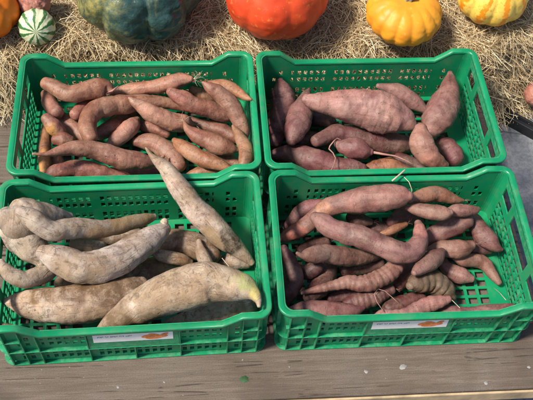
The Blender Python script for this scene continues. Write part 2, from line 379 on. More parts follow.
def make_crate(loc, rz, label, with_label):
    e = empty('crate', loc, rz); tag(e, label, 'crate', 'green plastic crates of sweet potatoes on the planks')
    pl = M['plastic']
    # lattice floor
    xs = intervals(-.27, .27, .030, .0225); ys = intervals(-.165, .165, .0236, .0165)
    ux = sorted([-.2835, .2835]+[q for t in xs for q in t]); vy = sorted([-(CW/2-INS-TH-.0005), CW/2-INS-TH-.0005]+[q for t in ys for q in t])
    V, F = sheet(ux, vy, lambda i, j: i % 2 == 1 and j % 2 == 1 and (i//2) % 6 != 5, lambda u, v, w_: (u, v, .009+w_), .004)
    mesh('base', V, F, pl, e, False)
    for sy in (-1, 1):
        V, F = long_wall(sy, with_label and sy < 0); mesh('side_wall', V, F, pl, e, False)
    for sx in (-1, 1):
        V, F = end_wall(sx); mesh('end_wall', V, F, pl, e, False)
    # rim: flat flange with a turned-down lip
    V, F = sweep([(0, -.010), (0, -.0022), (-.0012, -.0003), (-.003, 0), (-.0108, 0), (-.0130, -.0012), (-.0160, -.0046), (-.0163, -.0075), (-.0120, -.0050), (-.0036, -.0045), (-.0024, -.010)], rimz)
    o_ = mesh('rim', V, F, pl, e, True)
    # ribs: rings round the outside and uprights
    rb = MB()
    for z_, zt in ((.001, .0028), (.0675, .0024)):
        V, F = sweep([(0, 0), (0, zt), (-.0120, zt), (-.0120, 0)], lambda x, y, ny: z_, .0035, .027)
        b = len(rb.v); rb.v += V; rb.f += [tuple(b+k for k in q) for q in F]
    for sy in (-1, 1):
        ya, yb = sorted((sy*(CW/2-.0040), sy*(CW/2-INS-.0002)))
        for x_ in (-.272, -.238, -.205, -.10, .10, .205, .238, .272): rb.box(x_-.0012, x_+.0012, ya, yb, .0032, prof(x_)-.006)
        rb.box(-.0012, .0012, ya, yb, .0032, .067)
        for s2 in (-1, 1): rb.box(min(s2*.236, s2*.2795), max(s2*.236, s2*.2795), ya, yb, .1180, .1202)
    for sx in (-1, 1):
        xa, xb = sorted((sx*(CL/2-.0040), sx*(CL/2-INS-.0002)))
        for y_ in (-.155, -.08, .08, .155): rb.box(xa, xb, y_-.0012, y_+.0012, .0032, CH-.006)
    o_ = rb.build('rib_frame', pl, e)
    if with_label:
        yb = -(CW/2-INS)
        # sloping label holder between the two upper front ribs, with the paper on it
        y0, y1 = -(CW/2-.0046), -(CW/2-INS+.0002)
        hv = [(-.098, y0, .0715), (.098, y0, .0715), (.098, y1-.0005, .146), (-.098, y1-.0005, .146), (-.098, y1, .0715), (.098, y1, .0715), (.098, y1, .146), (-.098, y1, .146)]
        mesh('label_holder', hv, [(0, 1, 2, 3), (0, 3, 7, 4), (1, 5, 6, 2), (0, 4, 5, 1), (3, 2, 6, 7)], pl, e, False)
        d = Vector((0, y1-.0005-y0, .146-.0715)).normalized(); nrm = Vector((0, -d.z, d.y)); o0 = Vector((0, y0, .0715))
        def P(x, t, h): q = o0+d*t+nrm*h; return (x, q.y, q.z)
        lab = MB(); lab.v = [P(x, q, h) for h in (.0004, .001) for x, q in ((-.086, .026), (.086, .026), (.086, .063), (-.086, .063))]
        lab.f = [(4, 5, 6, 7), (0, 1, 5, 4), (1, 2, 6, 5), (2, 3, 7, 6), (3, 0, 4, 7), (0, 3, 2, 1)]
        lo = lab.build('paper_label', M['paper'], e)
        ink = MB(); random.seed(3); x_ = -.076                # small unreadable line of print
        for wd in (5, 3, 6, 4, 5):
            for k in range(wd):
                h0 = .046+random.choice((0, 0, .002)); h1 = h0+random.choice((.0030, .0030, .0048))
                b = len(ink.v); ink.v += [P(x_, h0, .0013), P(x_+.0015, h0, .0013), P(x_+.0018, h1, .0013), P(x_+.0003, h1, .0013)]; ink.f.append((b, b+1, b+2, b+3)); x_ += .0027
            x_ += .003
        ink.build('print', M['ink'], lo)
        pic = MB()                                            # a pile of orange roots printed at the right
        for (cx_, ct, rx, rt_, an) in ((.030, .043, .013, .006, .3), (.046, .046, .014, .0065, -.35), (.060, .041, .015, .006, .12), (.044, .036, .018, .0055, .05), (.068, .049, .009, .004, .5)):
            b = len(pic.v)
            for k in range(18):
                t = 2*math.pi*k/18; ex, et = rx*math.cos(t), rt_*math.sin(t)
                pic.v.append(P(cx_+ex*math.cos(an)-et*math.sin(an), ct+ex*math.sin(an)+et*math.cos(an), .0012+.00012*len(pic.f)))
            pic.f.append(tuple(range(b, b+18)))
        pic.build('picture', M['orange_ink'], lo)
    return e
make_crate((-0.3137, 0.3848, .0005), 0.0088, 'rear left green crate heaped with slim brown sweet potatoes', False)
make_crate((0.2934, 0.3902, .0005), 0.0099, 'rear right green crate holding purple-pink sweet potatoes, one very big and pale', False)
make_crate((-0.3168, -0.0071, .0005), 0.0216, 'front left green crate with a paper label, full of large dusty grey-tan sweet potatoes', True)
make_crate((0.3000, 0.0000, .0005), 0.0000, 'front right green crate with a paper label and twisted purple-brown sweet potatoes', True)

# ------------------------------------------------------------ sweet potatoes
def catmull(P, n):
    m_ = len(P); L = [0]
    for i in range(1, m_): L.append(L[-1]+max(1e-5, (P[i]-P[i-1]).to_3d().length))
    out = []
    for k in range(n):
        s = L[-1]*k/(n-1); i = 0
        while i < m_-2 and s > L[i+1]: i += 1
        t = (s-L[i])/(L[i+1]-L[i])
        p0 = P[i-1] if i > 0 else P[i]*2-P[i+1]; p1, p2 = P[i], P[i+1]; p3 = P[i+2] if i+2 < m_ else P[i+1]*2-P[i]
        out.append(.5*((2*p1)+(p2-p0)*t+(2*p0-5*p1+4*p2-p3)*t*t+(3*p1-p0-3*p2+p3)*t**3))
    return out, L[-1]
PATCHES = {'green patch': [((-0.0596, -0.1157, 0.2233), 0.0297, (0.34, 0.35, 0.12)), ((-0.0482, -0.1423, 0.2233), 0.0172, (0.44, 0.37, 0.12)), ((-0.3429, -0.18, 0.1436), 0.0397, (0.13, 0.078, 0.035)), ((-0.2708, -0.171, 0.1436), 0.0325, (0.17, 0.105, 0.05))], 'dark patch': [((-0.1077, 0.0553, 0.1229), 0.0245, (0.035, 0.022, 0.013)), ((-0.0918, 0.0362, 0.1129), 0.0218, (0.035, 0.022, 0.013)), ((-0.136, 0.048, 0.1229), 0.0298, (0.3, 0.2, 0.11))], 'brown upper side': [((-0.5043, -0.0882, 0.1431), 0.033, (0.16, 0.09, 0.04)), ((-0.4397, -0.088, 0.1432), 0.0407, (0.13, 0.07, 0.033)), ((-0.3748, -0.0853, 0.1432), 0.0485, (0.13, 0.075, 0.035)), ((-0.3321, -0.0866, 0.1333), 0.0463, (0.14, 0.08, 0.04))], 'with a yellow-brown thin': [((-0.3033, 0.0933, 0.1327), 0.038, (0.25, 0.175, 0.08)), ((-0.3474, 0.0584, 0.1428), 0.0374, (0.3, 0.19, 0.09)), ((-0.3988, 0.0233, 0.1728), 0.0312, (0.3, 0.19, 0.1))], 'with a reddish neck': [((0.0596, 0.0742, 0.0928), 0.0279, (0.46, 0.15, 0.1)), ((0.1374, 0.1183, 0.1325), 0.0195, (0.42, 0.2, 0.12))], 'orange lower edge': [((-0.5392, 0.3585, 0.1216), 0.0262, (0.5, 0.24, 0.06))], 'knobbly orange': [((-0.5593, 0.3061, 0.0918), 0.0348, (0.55, 0.27, 0.09))], 'long hooked pink': [((0.3534, 0.0436, 0.1524), 0.0219, (0.4, 0.17, 0.14))]}  # big front tuber's dark brown left end paints in the front wall's shade
def tuber(kind, tint, ring, pts, seed, label=''):
    rnd = random.Random(seed)
    P4 = [Vector(q) for q in pts]
    body, LEN = catmull(P4, max(36, min(112, int(sum((P4[i+1]-P4[i]).to_3d().length for i in range(len(P4)-1))/.0028))))
    thin = {'warm': .87, 'purple': .92, 'dusty': .97}[kind]; nb = len(body)
    for bi, q in enumerate(body):
        q[3] = max(q[3]*thin*(1+(.04 if kind == 'dusty' else .09)*noise.noise(Vector((bi/nb*LEN*28, seed*3.7, 1.3)))), .0008)
        wob = min(.0022, .18*q[3])*min(1, 4*bi/nb, 4*(nb-bi)/nb); q[0] += wob*noise.noise(Vector((bi/nb*LEN*30, seed*1.9, 7))); q[1] += wob*noise.noise(Vector((bi/nb*LEN*30, seed*2.3, 17)))
    C = []
    def cap(q, dirn, rev):                        # rounded end
        res = []
        for k in range(1, 6):
            t = math.pi/2*k/5.0; v_ = q.to_3d()+dirn*(q[3]*.75*math.sin(t)); res.append((v_, max(q[3]*math.cos(t), .0003)))
        return res[::-1] if rev else res
    d0 = (body[0]-body[1]).to_3d().normalized(); d1 = (body[-1]-body[-2]).to_3d().normalized()
    C = cap(body[0], d0, True)+[(q.to_3d(), q[3]) for q in body]+cap(body[-1], d1, False)
    org = sum((c_[0] for c_ in C), Vector())/len(C)
    seg = 36; V = []; F = []; UV = []
    up = Vector((0, 0, 1)); prev = None; along = 0
    amp = {'warm': .10, 'purple': .10, 'dusty': .065}[kind]
    dents = [(rnd.uniform(.1, .9)*LEN, rnd.uniform(.03, .065)*min(1, .016/max(q[3] for q in body)), rnd.uniform(.0018, .0042)*(1+.5*(max(q[3] for q in body) > .03)), rnd.uniform(0, 6.28)) for _ in range(0 if kind == 'dusty' or max(q[3] for q in body) > .04 else rnd.randint(3, 6))]
    ph = seed*7.31; sq = rnd.uniform(.92, 1.0)
    n = len(C)
    for i, (p, r) in enumerate(C):
        t = (C[min(i+1, n-1)][0]-C[max(i-1, 0)][0]).normalized()
        u = (up-t*up.dot(t)) if prev is None else (prev-t*prev.dot(t))
        if u.length < 1e-4: u = t.orthogonal()
        u.normalize(); prev = u; w_ = t.cross(u)
        if i: along += (p-C[i-1][0]).length
        rg = 1.0
        for k in range(seg):
            a_ = 2*math.pi*k/seg; dr = u*math.cos(a_)+w_*math.sin(a_)
            q = p+dr*r
            nz = noise.noise(q*24+Vector((ph, 0, 0)))*amp*1.1+noise.noise(q*62+Vector((0, ph, 0)))*amp*.62+noise.noise(q*150+Vector((0, ph, 5)))*amp*.30
            # shallow grooves along the length
            nz += amp*.35*noise.noise(Vector((math.cos(a_)*2.2, math.sin(a_)*2.2, along*5+ph)))
            for (dp, dd, dw, da) in dents:
                e_ = (along-dp+.006*math.sin(a_*2+da))/dw
                if abs(e_) < 3: nz -= dd*math.exp(-e_*e_)*max(0, .0+math.cos(a_-da))
            if ring:
                fade = min(1, r/.014)
                nz += (.095+.06*noise.noise(q*22+Vector((3, ph, 0))))*fade*(abs(math.cos(math.pi*along/ring+noise.noise(Vector((along*40, ph, 2)))*1.1+noise.noise(q*30)*.6))-.55)
            q = p+dr*(r*(1+nz))
            if sq < 1: q.z = p.z+(q.z-p.z)*sq
            V.append(tuple(q-org)); UV.append((a_*max(r, .006), along))
    for i in range(n-1):
        for k in range(seg):
            F.append((i*seg+k, i*seg+(k+1) % seg, (i+1)*seg+(k+1) % seg, (i+1)*seg+k))
    F.append(tuple(range(seg))[::-1]); F.append(tuple((n-1)*seg+k for k in range(seg)))
    ob = mesh('sweet_potato', V, F, M[kind], None, True, org)
    uvl = ob.data.uv_layers.new(name='UVMap')
    for pi, po in enumerate(ob.data.polygons):
        for li in po.loop_indices:
            vi = ob.data.loops[li].vertex_index; u_, v_ = UV[vi]
            if pi < (n-1)*seg and pi % seg == seg-1 and vi % seg == 0: u_ = 2*math.pi*max(C[vi//seg][1], .006)
            uvl.data[li].uv = (u_, v_)
    pc = [(0, 0, 0, 0)]*len(V)
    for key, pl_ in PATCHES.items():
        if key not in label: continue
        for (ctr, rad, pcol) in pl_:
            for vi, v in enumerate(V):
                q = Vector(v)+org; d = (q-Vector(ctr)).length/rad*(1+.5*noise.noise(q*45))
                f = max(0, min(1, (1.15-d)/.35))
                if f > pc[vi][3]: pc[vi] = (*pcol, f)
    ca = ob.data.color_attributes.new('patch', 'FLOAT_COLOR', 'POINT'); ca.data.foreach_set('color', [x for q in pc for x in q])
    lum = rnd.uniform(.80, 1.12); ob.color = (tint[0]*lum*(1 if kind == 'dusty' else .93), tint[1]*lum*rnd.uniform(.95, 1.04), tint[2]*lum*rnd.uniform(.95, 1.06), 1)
    return ob, C, org
GROUPS = {'A': 'brown sweet potatoes heaped in the rear left crate', 'B': 'purple sweet potatoes in the rear right crate',
          'C': 'large dusty sweet potatoes in the front left crate', 'D': 'purple-brown sweet potatoes in the front right crate'}
TUBERS = [
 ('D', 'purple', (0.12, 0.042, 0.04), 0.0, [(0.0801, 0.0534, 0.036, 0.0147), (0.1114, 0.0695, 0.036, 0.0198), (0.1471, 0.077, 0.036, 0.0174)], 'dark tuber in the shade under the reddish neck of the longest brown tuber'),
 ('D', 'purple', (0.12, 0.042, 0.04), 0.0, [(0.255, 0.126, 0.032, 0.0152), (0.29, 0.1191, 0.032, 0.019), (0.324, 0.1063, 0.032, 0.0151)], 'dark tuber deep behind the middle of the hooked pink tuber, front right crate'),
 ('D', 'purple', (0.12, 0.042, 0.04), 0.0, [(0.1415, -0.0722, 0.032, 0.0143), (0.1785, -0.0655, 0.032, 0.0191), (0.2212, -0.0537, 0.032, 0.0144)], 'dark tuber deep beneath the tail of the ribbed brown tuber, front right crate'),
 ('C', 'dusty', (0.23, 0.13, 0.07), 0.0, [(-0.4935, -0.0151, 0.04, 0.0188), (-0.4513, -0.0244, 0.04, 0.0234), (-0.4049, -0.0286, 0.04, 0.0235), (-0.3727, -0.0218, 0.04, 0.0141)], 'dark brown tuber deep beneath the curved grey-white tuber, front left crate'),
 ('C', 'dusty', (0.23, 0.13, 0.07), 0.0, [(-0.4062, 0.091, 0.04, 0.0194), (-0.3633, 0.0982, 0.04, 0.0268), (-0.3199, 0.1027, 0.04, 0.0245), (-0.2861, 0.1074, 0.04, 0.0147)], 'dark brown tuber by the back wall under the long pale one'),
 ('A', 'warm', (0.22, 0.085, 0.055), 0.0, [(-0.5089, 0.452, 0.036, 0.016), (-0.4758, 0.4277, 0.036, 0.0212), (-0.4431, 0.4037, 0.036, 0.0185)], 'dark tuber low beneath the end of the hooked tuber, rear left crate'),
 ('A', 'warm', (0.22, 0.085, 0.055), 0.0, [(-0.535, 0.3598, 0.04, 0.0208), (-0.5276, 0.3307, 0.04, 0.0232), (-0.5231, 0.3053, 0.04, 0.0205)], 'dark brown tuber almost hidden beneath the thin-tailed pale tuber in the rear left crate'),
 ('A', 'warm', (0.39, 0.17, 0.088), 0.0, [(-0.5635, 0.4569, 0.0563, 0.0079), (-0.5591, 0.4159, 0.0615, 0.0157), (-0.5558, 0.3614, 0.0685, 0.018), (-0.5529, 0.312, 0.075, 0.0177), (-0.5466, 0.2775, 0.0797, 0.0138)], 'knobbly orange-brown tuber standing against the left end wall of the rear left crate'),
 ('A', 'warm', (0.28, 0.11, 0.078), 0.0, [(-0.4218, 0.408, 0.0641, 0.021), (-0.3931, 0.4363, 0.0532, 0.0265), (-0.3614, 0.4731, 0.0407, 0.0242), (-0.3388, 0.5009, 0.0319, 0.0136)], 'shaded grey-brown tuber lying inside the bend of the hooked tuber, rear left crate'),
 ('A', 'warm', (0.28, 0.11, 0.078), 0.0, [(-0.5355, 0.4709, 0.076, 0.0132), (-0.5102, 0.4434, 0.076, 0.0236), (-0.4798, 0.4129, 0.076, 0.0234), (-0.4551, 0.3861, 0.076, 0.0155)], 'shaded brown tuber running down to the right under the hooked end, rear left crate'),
 ('A', 'warm', (0.32, 0.125, 0.095), 0.0, [(-0.5615, 0.5171, 0.099, 0.0159), (-0.5467, 0.4791, 0.107, 0.0235), (-0.5238, 0.4368, 0.117, 0.0206)], 'short tuber below the fat end of the crooked-neck tuber, left corner of rear left crate'),
 ('A', 'warm', (0.32, 0.125, 0.095), 0.0, [(-0.4788, 0.4337, 0.1118, 0.0181), (-0.46, 0.472, 0.0978, 0.021), (-0.435, 0.5046, 0.0832, 0.0186), (-0.4135, 0.5243, 0.0722, 0.0135)], 'round-ended reddish tuber peeping out between crooked-neck tuber and hooked tuber'),
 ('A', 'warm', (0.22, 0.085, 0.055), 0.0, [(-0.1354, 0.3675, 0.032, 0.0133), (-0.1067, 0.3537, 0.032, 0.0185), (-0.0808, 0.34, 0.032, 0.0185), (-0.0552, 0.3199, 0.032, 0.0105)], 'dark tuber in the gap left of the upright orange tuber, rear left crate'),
 ('A', 'warm', (0.28, 0.11, 0.078), 0.0, [(-0.3214, 0.459, 0.036, 0.0162), (-0.2865, 0.4481, 0.036, 0.0202), (-0.2436, 0.4269, 0.036, 0.0134)], 'small red-brown tuber mostly covered by the centre pointed tuber, rear left crate'),
 ('A', 'warm', (0.28, 0.11, 0.078), 0.0, [(-0.179, 0.4705, 0.036, 0.0136), (-0.1415, 0.4525, 0.036, 0.019), (-0.1041, 0.4381, 0.036, 0.023), (-0.0725, 0.417, 0.036, 0.0202), (-0.0544, 0.3997, 0.036, 0.0107)], 'plain brown tuber behind the fat tuber with the pointed left tip, rear left crate'),
 ('A', 'warm', (0.28, 0.11, 0.078), 0.0, [(-0.3893, 0.3051, 0.036, 0.0155), (-0.3557, 0.2918, 0.036, 0.0206), (-0.3149, 0.294, 0.036, 0.0219), (-0.2766, 0.3026, 0.036, 0.0181), (-0.2483, 0.3052, 0.036, 0.0104)], 'dark brown tuber along the front wall right below the long pale tuber, rear left crate'),
 ('A', 'warm', (0.32, 0.125, 0.095), 0.0, [(-0.5437, 0.2498, 0.0972, 0.0074), (-0.5195, 0.2684, 0.0916, 0.0199), (-0.4729, 0.2833, 0.0822, 0.0276), (-0.4243, 0.2797, 0.0728, 0.0277), (-0.375, 0.2699, 0.0632, 0.0202), (-0.3305, 0.2655, 0.0548, 0.0102)], 'red-brown tuber lying along the front wall under the thin-tailed pale tuber'),
 ('A', 'warm', (0.39, 0.17, 0.088), 0.0, [(-0.202, 0.2819, 0.036, 0.0078), (-0.1631, 0.2969, 0.036, 0.0208), (-0.1214, 0.3024, 0.036, 0.0235), (-0.0825, 0.2983, 0.036, 0.0196), (-0.0544, 0.2849, 0.036, 0.0104)], 'orange-brown tuber against the front wall at the right, rear left crate'),
 ('A', 'warm', (0.32, 0.125, 0.095), 0.0, [(-0.5466, 0.4083, 0.1319, 0.0177), (-0.5299, 0.3921, 0.1196, 0.0254), (-0.5131, 0.3783, 0.1081, 0.0203)], 'stubby tuber with an orange lower edge, second from the back along the left end wall'),
 ('A', 'warm', (0.22, 0.085, 0.055), 0.0, [(-0.5199, 0.3422, 0.1259, 0.015), (-0.5006, 0.3433, 0.124, 0.0238), (-0.481, 0.3412, 0.1221, 0.015)], 'round dull grey-brown tuber seen end on above the thin tail, rear left crate'),
 ('A', 'warm', (0.37, 0.165, 0.115), 0.0, [(-0.3958, 0.5429, 0.0709, 0.0108), (-0.3435, 0.5392, 0.0865, 0.0215), (-0.289, 0.5313, 0.1029, 0.0228), (-0.2404, 0.5315, 0.1179, 0.0267), (-0.2082, 0.5361, 0.1282, 0.024), (-0.179, 0.5312, 0.1371, 0.0106)], 'long brown tuber by the back wall with white hair roots at its right tip'),
 ('A', 'warm', (0.39, 0.17, 0.088), 0.0, [(-0.1318, 0.509, 0.1417, 0.0106), (-0.0985, 0.488, 0.157, 0.0209), (-0.0662, 0.4563, 0.1732, 0.0206), (-0.0425, 0.424, 0.1867, 0.0114), (-0.0283, 0.409, 0.1943, 0.0045)], 'orange tuber in the back right corner with a pink pointed tip, rear left crate'),
 ('A', 'warm', (0.39, 0.17, 0.088), 0.0, [(-0.1773, 0.5477, 0.0745, 0.0136), (-0.1477, 0.5384, 0.0599, 0.0233), (-0.1147, 0.5396, 0.0455, 0.0193)], 'bright orange short tuber tucked under the upper end of the long bent right-hand tuber'),
 ('A', 'warm', (0.37, 0.165, 0.115), 0.0, [(-0.1835, 0.477, 0.0746, 0.008), (-0.2364, 0.4905, 0.0843, 0.0174), (-0.2889, 0.4903, 0.0936, 0.0226), (-0.3403, 0.4762, 0.1029, 0.0277), (-0.3857, 0.4629, 0.1113, 0.03), (-0.4202, 0.4477, 0.118, 0.0311), (-0.4405, 0.4132, 0.1239, 0.0281), (-0.4398, 0.3697, 0.1294, 0.0265), (-0.4302, 0.341, 0.1334, 0.02)], 'hooked tuber bent like a walking stick handle, rear left crate'),
 ('A', 'warm', (0.43, 0.205, 0.145), 0.0, [(-0.3241, 0.4537, 0.068, 0.0106), (-0.3342, 0.4369, 0.068, 0.0225), (-0.3542, 0.4104, 0.068, 0.0262), (-0.379, 0.3811, 0.068, 0.0208), (-0.3962, 0.3651, 0.068, 0.0104)], 'pale smooth tuber slanting down left just below the hooked tuber'),
 ('A', 'warm', (0.37, 0.165, 0.115), 0.0, [(-0.5553, 0.5117, 0.1481, 0.0168), (-0.5319, 0.4997, 0.1459, 0.022), (-0.4953, 0.4787, 0.1422, 0.0258), (-0.4582, 0.488, 0.1387, 0.0272), (-0.4237, 0.5043, 0.1353, 0.0308), (-0.3982, 0.506, 0.133, 0.0236), (-0.3876, 0.4965, 0.1319, 0.0105)], 'crooked-neck tuber with a thin root tail in the back left corner of its crate'),
 ('A', 'warm', (0.37, 0.165, 0.115), 0.0, [(-0.3297, 0.3954, 0.044, 0.0132), (-0.3009, 0.3948, 0.044, 0.0264), (-0.2641, 0.3808, 0.044, 0.029), (-0.2326, 0.3506, 0.044, 0.0288), (-0.2119, 0.3146, 0.044, 0.0208)], 'broad pinkish tuber behind the tip of the diagonal tan tuber'),
 ('A', 'warm', (0.32, 0.125, 0.095), 0.0, [(-0.2342, 0.4896, 0.1375, 0.0131), (-0.2061, 0.4783, 0.1224, 0.025), (-0.1698, 0.4692, 0.1042, 0.0278), (-0.1303, 0.4669, 0.0858, 0.028), (-0.09, 0.4674, 0.0677, 0.0256), (-0.0601, 0.4674, 0.0545, 0.0135)], 'thick purplish tuber passing under the long bent tuber at the right of rear left crate'),
 ('A', 'warm', (0.39, 0.17, 0.088), 0.0, [(-0.226, 0.3722, 0.08, 0.0078), (-0.2105, 0.3556, 0.08, 0.0181), (-0.1799, 0.3291, 0.08, 0.0257), (-0.1445, 0.3061, 0.08, 0.0243), (-0.1092, 0.2895, 0.08, 0.0179), (-0.0866, 0.2796, 0.08, 0.0076)], 'orange-brown tuber directly below the fat tuber with the pointed left tip'),
 ('A', 'warm', (0.37, 0.165, 0.115), 0.0, [(-0.1482, 0.4496, 0.2142, 0.005), (-0.1333, 0.4421, 0.2055, 0.0152), (-0.1084, 0.4309, 0.1913, 0.0228), (-0.0833, 0.4141, 0.1757, 0.0254), (-0.0637, 0.3858, 0.1579, 0.0254), (-0.0518, 0.3588, 0.1428, 0.0216), (-0.0475, 0.3335, 0.1298, 0.0127)], 'long bent tuber curving down along the right end wall, rear left crate'),
 ('A', 'warm', (0.43, 0.205, 0.145), 0.0, [(-0.339, 0.4612, 0.1444, 0.0039), (-0.3266, 0.4539, 0.1369, 0.0129), (-0.2967, 0.4407, 0.1202, 0.0239), (-0.2615, 0.4316, 0.102, 0.0274), (-0.2258, 0.4283, 0.0847, 0.029), (-0.1973, 0.4349, 0.0719, 0.0265), (-0.1789, 0.4378, 0.0636, 0.0107)], 'pinkish tuber with a thin pointed tip at the centre of rear left crate'),
 ('A', 'warm', (0.37, 0.165, 0.115), 0.0, [(-0.1992, 0.4135, 0.1024, 0.0039), (-0.1891, 0.3931, 0.0986, 0.013), (-0.1662, 0.3738, 0.0933, 0.0246), (-0.1355, 0.3616, 0.0873, 0.0285), (-0.1021, 0.3496, 0.0808, 0.0272), (-0.0763, 0.343, 0.076, 0.0182), (-0.0634, 0.3413, 0.0736, 0.0078)], 'fat smooth tuber with a pointed left tip, right half of rear left crate'),
 ('A', 'warm', (0.39, 0.17, 0.088), 0.0, [(-0.0754, 0.3509, 0.1613, 0.005), (-0.0638, 0.3269, 0.1591, 0.0138), (-0.0503, 0.2943, 0.1562, 0.0211), (-0.0469, 0.2592, 0.1534, 0.0217), (-0.0557, 0.228, 0.1507, 0.0147)], 'upright orange tuber standing in the front right corner of rear left crate'),
 ('A', 'warm', (0.43, 0.205, 0.145), 0.0, [(-0.5544, 0.2537, 0.1868, 0.0036), (-0.5244, 0.2616, 0.1754, 0.0072), (-0.4968, 0.2782, 0.1646, 0.0145), (-0.464, 0.2961, 0.1522, 0.022), (-0.4249, 0.2997, 0.1382, 0.0259), (-0.3871, 0.2937, 0.1246, 0.0278), (-0.3537, 0.2894, 0.1128, 0.0299), (-0.3152, 0.2921, 0.0997, 0.0264), (-0.286, 0.2955, 0.0899, 0.0177), (-0.2639, 0.3068, 0.0824, 0.0076), (-0.2516, 0.3231, 0.0772, 0.0041)], 'long pale tuber with a thin dark left tail, front of rear left crate'),
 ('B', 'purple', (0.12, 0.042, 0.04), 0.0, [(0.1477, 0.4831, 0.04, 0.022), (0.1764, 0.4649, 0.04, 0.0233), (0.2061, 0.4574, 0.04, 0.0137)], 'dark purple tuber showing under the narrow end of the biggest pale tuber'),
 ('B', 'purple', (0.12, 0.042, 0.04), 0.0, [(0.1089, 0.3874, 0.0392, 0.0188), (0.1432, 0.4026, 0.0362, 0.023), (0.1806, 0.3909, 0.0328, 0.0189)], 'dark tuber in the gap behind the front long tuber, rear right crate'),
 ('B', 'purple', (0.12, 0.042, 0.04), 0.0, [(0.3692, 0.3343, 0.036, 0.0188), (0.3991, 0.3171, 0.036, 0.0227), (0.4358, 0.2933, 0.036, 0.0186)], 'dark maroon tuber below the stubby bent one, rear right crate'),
 ('B', 'purple', (0.17, 0.06, 0.062), 0.0324, [(0.4942, 0.3832, 0.044, 0.019), (0.5132, 0.3522, 0.044, 0.0297), (0.5232, 0.3185, 0.044, 0.0241)], 'dark rough tuber in the front right corner of rear right crate'),
 ('B', 'purple', (0.17, 0.06, 0.062), 0.0, [(0.1451, 0.3614, 0.0807, 0.0184), (0.2002, 0.3911, 0.0713, 0.0266), (0.2689, 0.3856, 0.0595, 0.0335), (0.3378, 0.3765, 0.0477, 0.0337), (0.395, 0.3791, 0.0384, 0.0271), (0.4406, 0.394, 0.0313, 0.0137)], 'long dark maroon tuber lying beneath the biggest pale tuber, rear right crate'),
 ('B', 'purple', (0.34, 0.155, 0.14), 0.0, [(0.3372, 0.5495, 0.0817, 0.0083), (0.3639, 0.5484, 0.0742, 0.0167), (0.3959, 0.5417, 0.0647, 0.0266), (0.4408, 0.5177, 0.0493, 0.0252), (0.4712, 0.4975, 0.0383, 0.014)], 'purple-pink tuber by the back wall between the biggest tuber and the upright one'),
 ('B', 'purple', (0.33, 0.135, 0.078), 0.0, [(0.2693, 0.288, 0.044, 0.0105), (0.3058, 0.3002, 0.044, 0.0251), (0.3486, 0.2992, 0.044, 0.0251), (0.3841, 0.2855, 0.044, 0.0132)], 'red-orange tuber half hidden at the front wall of rear right crate'),
 ('B', 'purple', (0.17, 0.06, 0.062), 0.0, [(0.0248, 0.3446, 0.045, 0.0106), (0.0591, 0.345, 0.048, 0.0238), (0.0979, 0.335, 0.0515, 0.033), (0.1407, 0.3147, 0.0557, 0.0354), (0.1856, 0.2944, 0.06, 0.0326), (0.2287, 0.2842, 0.064, 0.026), (0.2617, 0.2781, 0.067, 0.0156)], 'long dark red-brown tuber with a knobbly left end, front wall of rear right crate'),
 ('B', 'purple', (0.235, 0.092, 0.092), 0.0379, [(0.0621, 0.5505, 0.1047, 0.0109), (0.0667, 0.5275, 0.0939, 0.0299), (0.0682, 0.4969, 0.0799, 0.0366), (0.0613, 0.4615, 0.0635, 0.0374), (0.0518, 0.4267, 0.0469, 0.031), (0.0425, 0.3947, 0.0313, 0.0188)], 'thick maroon tuber with faint side ridges along the left end wall, rear right crate'),
 ('B', 'purple', (0.235, 0.092, 0.092), 0.0, [(0.1397, 0.5231, 0.1, 0.0044), (0.1294, 0.5, 0.1, 0.0162), (0.1142, 0.4513, 0.1, 0.0307), (0.0996, 0.4071, 0.1, 0.0348), (0.086, 0.3706, 0.1, 0.03), (0.0763, 0.3478, 0.1, 0.0156)], 'plump purple tuber slanting beside the left wall one, rear right crate'),
 ('B', 'purple', (0.235, 0.092, 0.092), 0.0, [(0.199, 0.3479, 0.084, 0.0118), (0.219, 0.3377, 0.084, 0.0256), (0.2446, 0.3306, 0.084, 0.0309), (0.2702, 0.3236, 0.084, 0.0248), (0.2856, 0.32, 0.084, 0.0104)], 'small egg-shaped purple tuber with a curled pink rootlet'),
 ('B', 'purple', (0.46, 0.24, 0.205), 0.0, [(0.1196, 0.4472, 0.1494, 0.0157), (0.1427, 0.4385, 0.1472, 0.0261), (0.1773, 0.4372, 0.1441, 0.0327), (0.2143, 0.4326, 0.1408, 0.0433), (0.2568, 0.4283, 0.1371, 0.0539), (0.2991, 0.4207, 0.1333, 0.0592), (0.3405, 0.4063, 0.1294, 0.0552), (0.3736, 0.3915, 0.1262, 0.0407), (0.3929, 0.3761, 0.124, 0.021), (0.405, 0.367, 0.1226, 0.0065)], 'biggest pale pink tuber lying across the top of rear right crate'),
 ('B', 'purple', (0.34, 0.155, 0.14), 0.0, [(0.53, 0.5516, 0.13, 0.0082), (0.5268, 0.5254, 0.1227, 0.0219), (0.5167, 0.4881, 0.112, 0.0367), (0.4954, 0.4465, 0.0988, 0.046), (0.4729, 0.4145, 0.0875, 0.0431), (0.4539, 0.3881, 0.078, 0.0268)], 'large pink tuber leaning upright against the back right corner, tapered at the top'),
 ('B', 'purple', (0.4, 0.175, 0.125), 0.0, [(0.4104, 0.3494, 0.1446, 0.0181), (0.409, 0.3258, 0.1329, 0.0322), (0.4154, 0.3003, 0.1197, 0.0348), (0.4336, 0.2834, 0.1074, 0.0317), (0.4585, 0.2729, 0.0948, 0.022), (0.4759, 0.2715, 0.0874, 0.0104)], 'stubby bent pink tuber in front of the large upright one, rear right crate'),
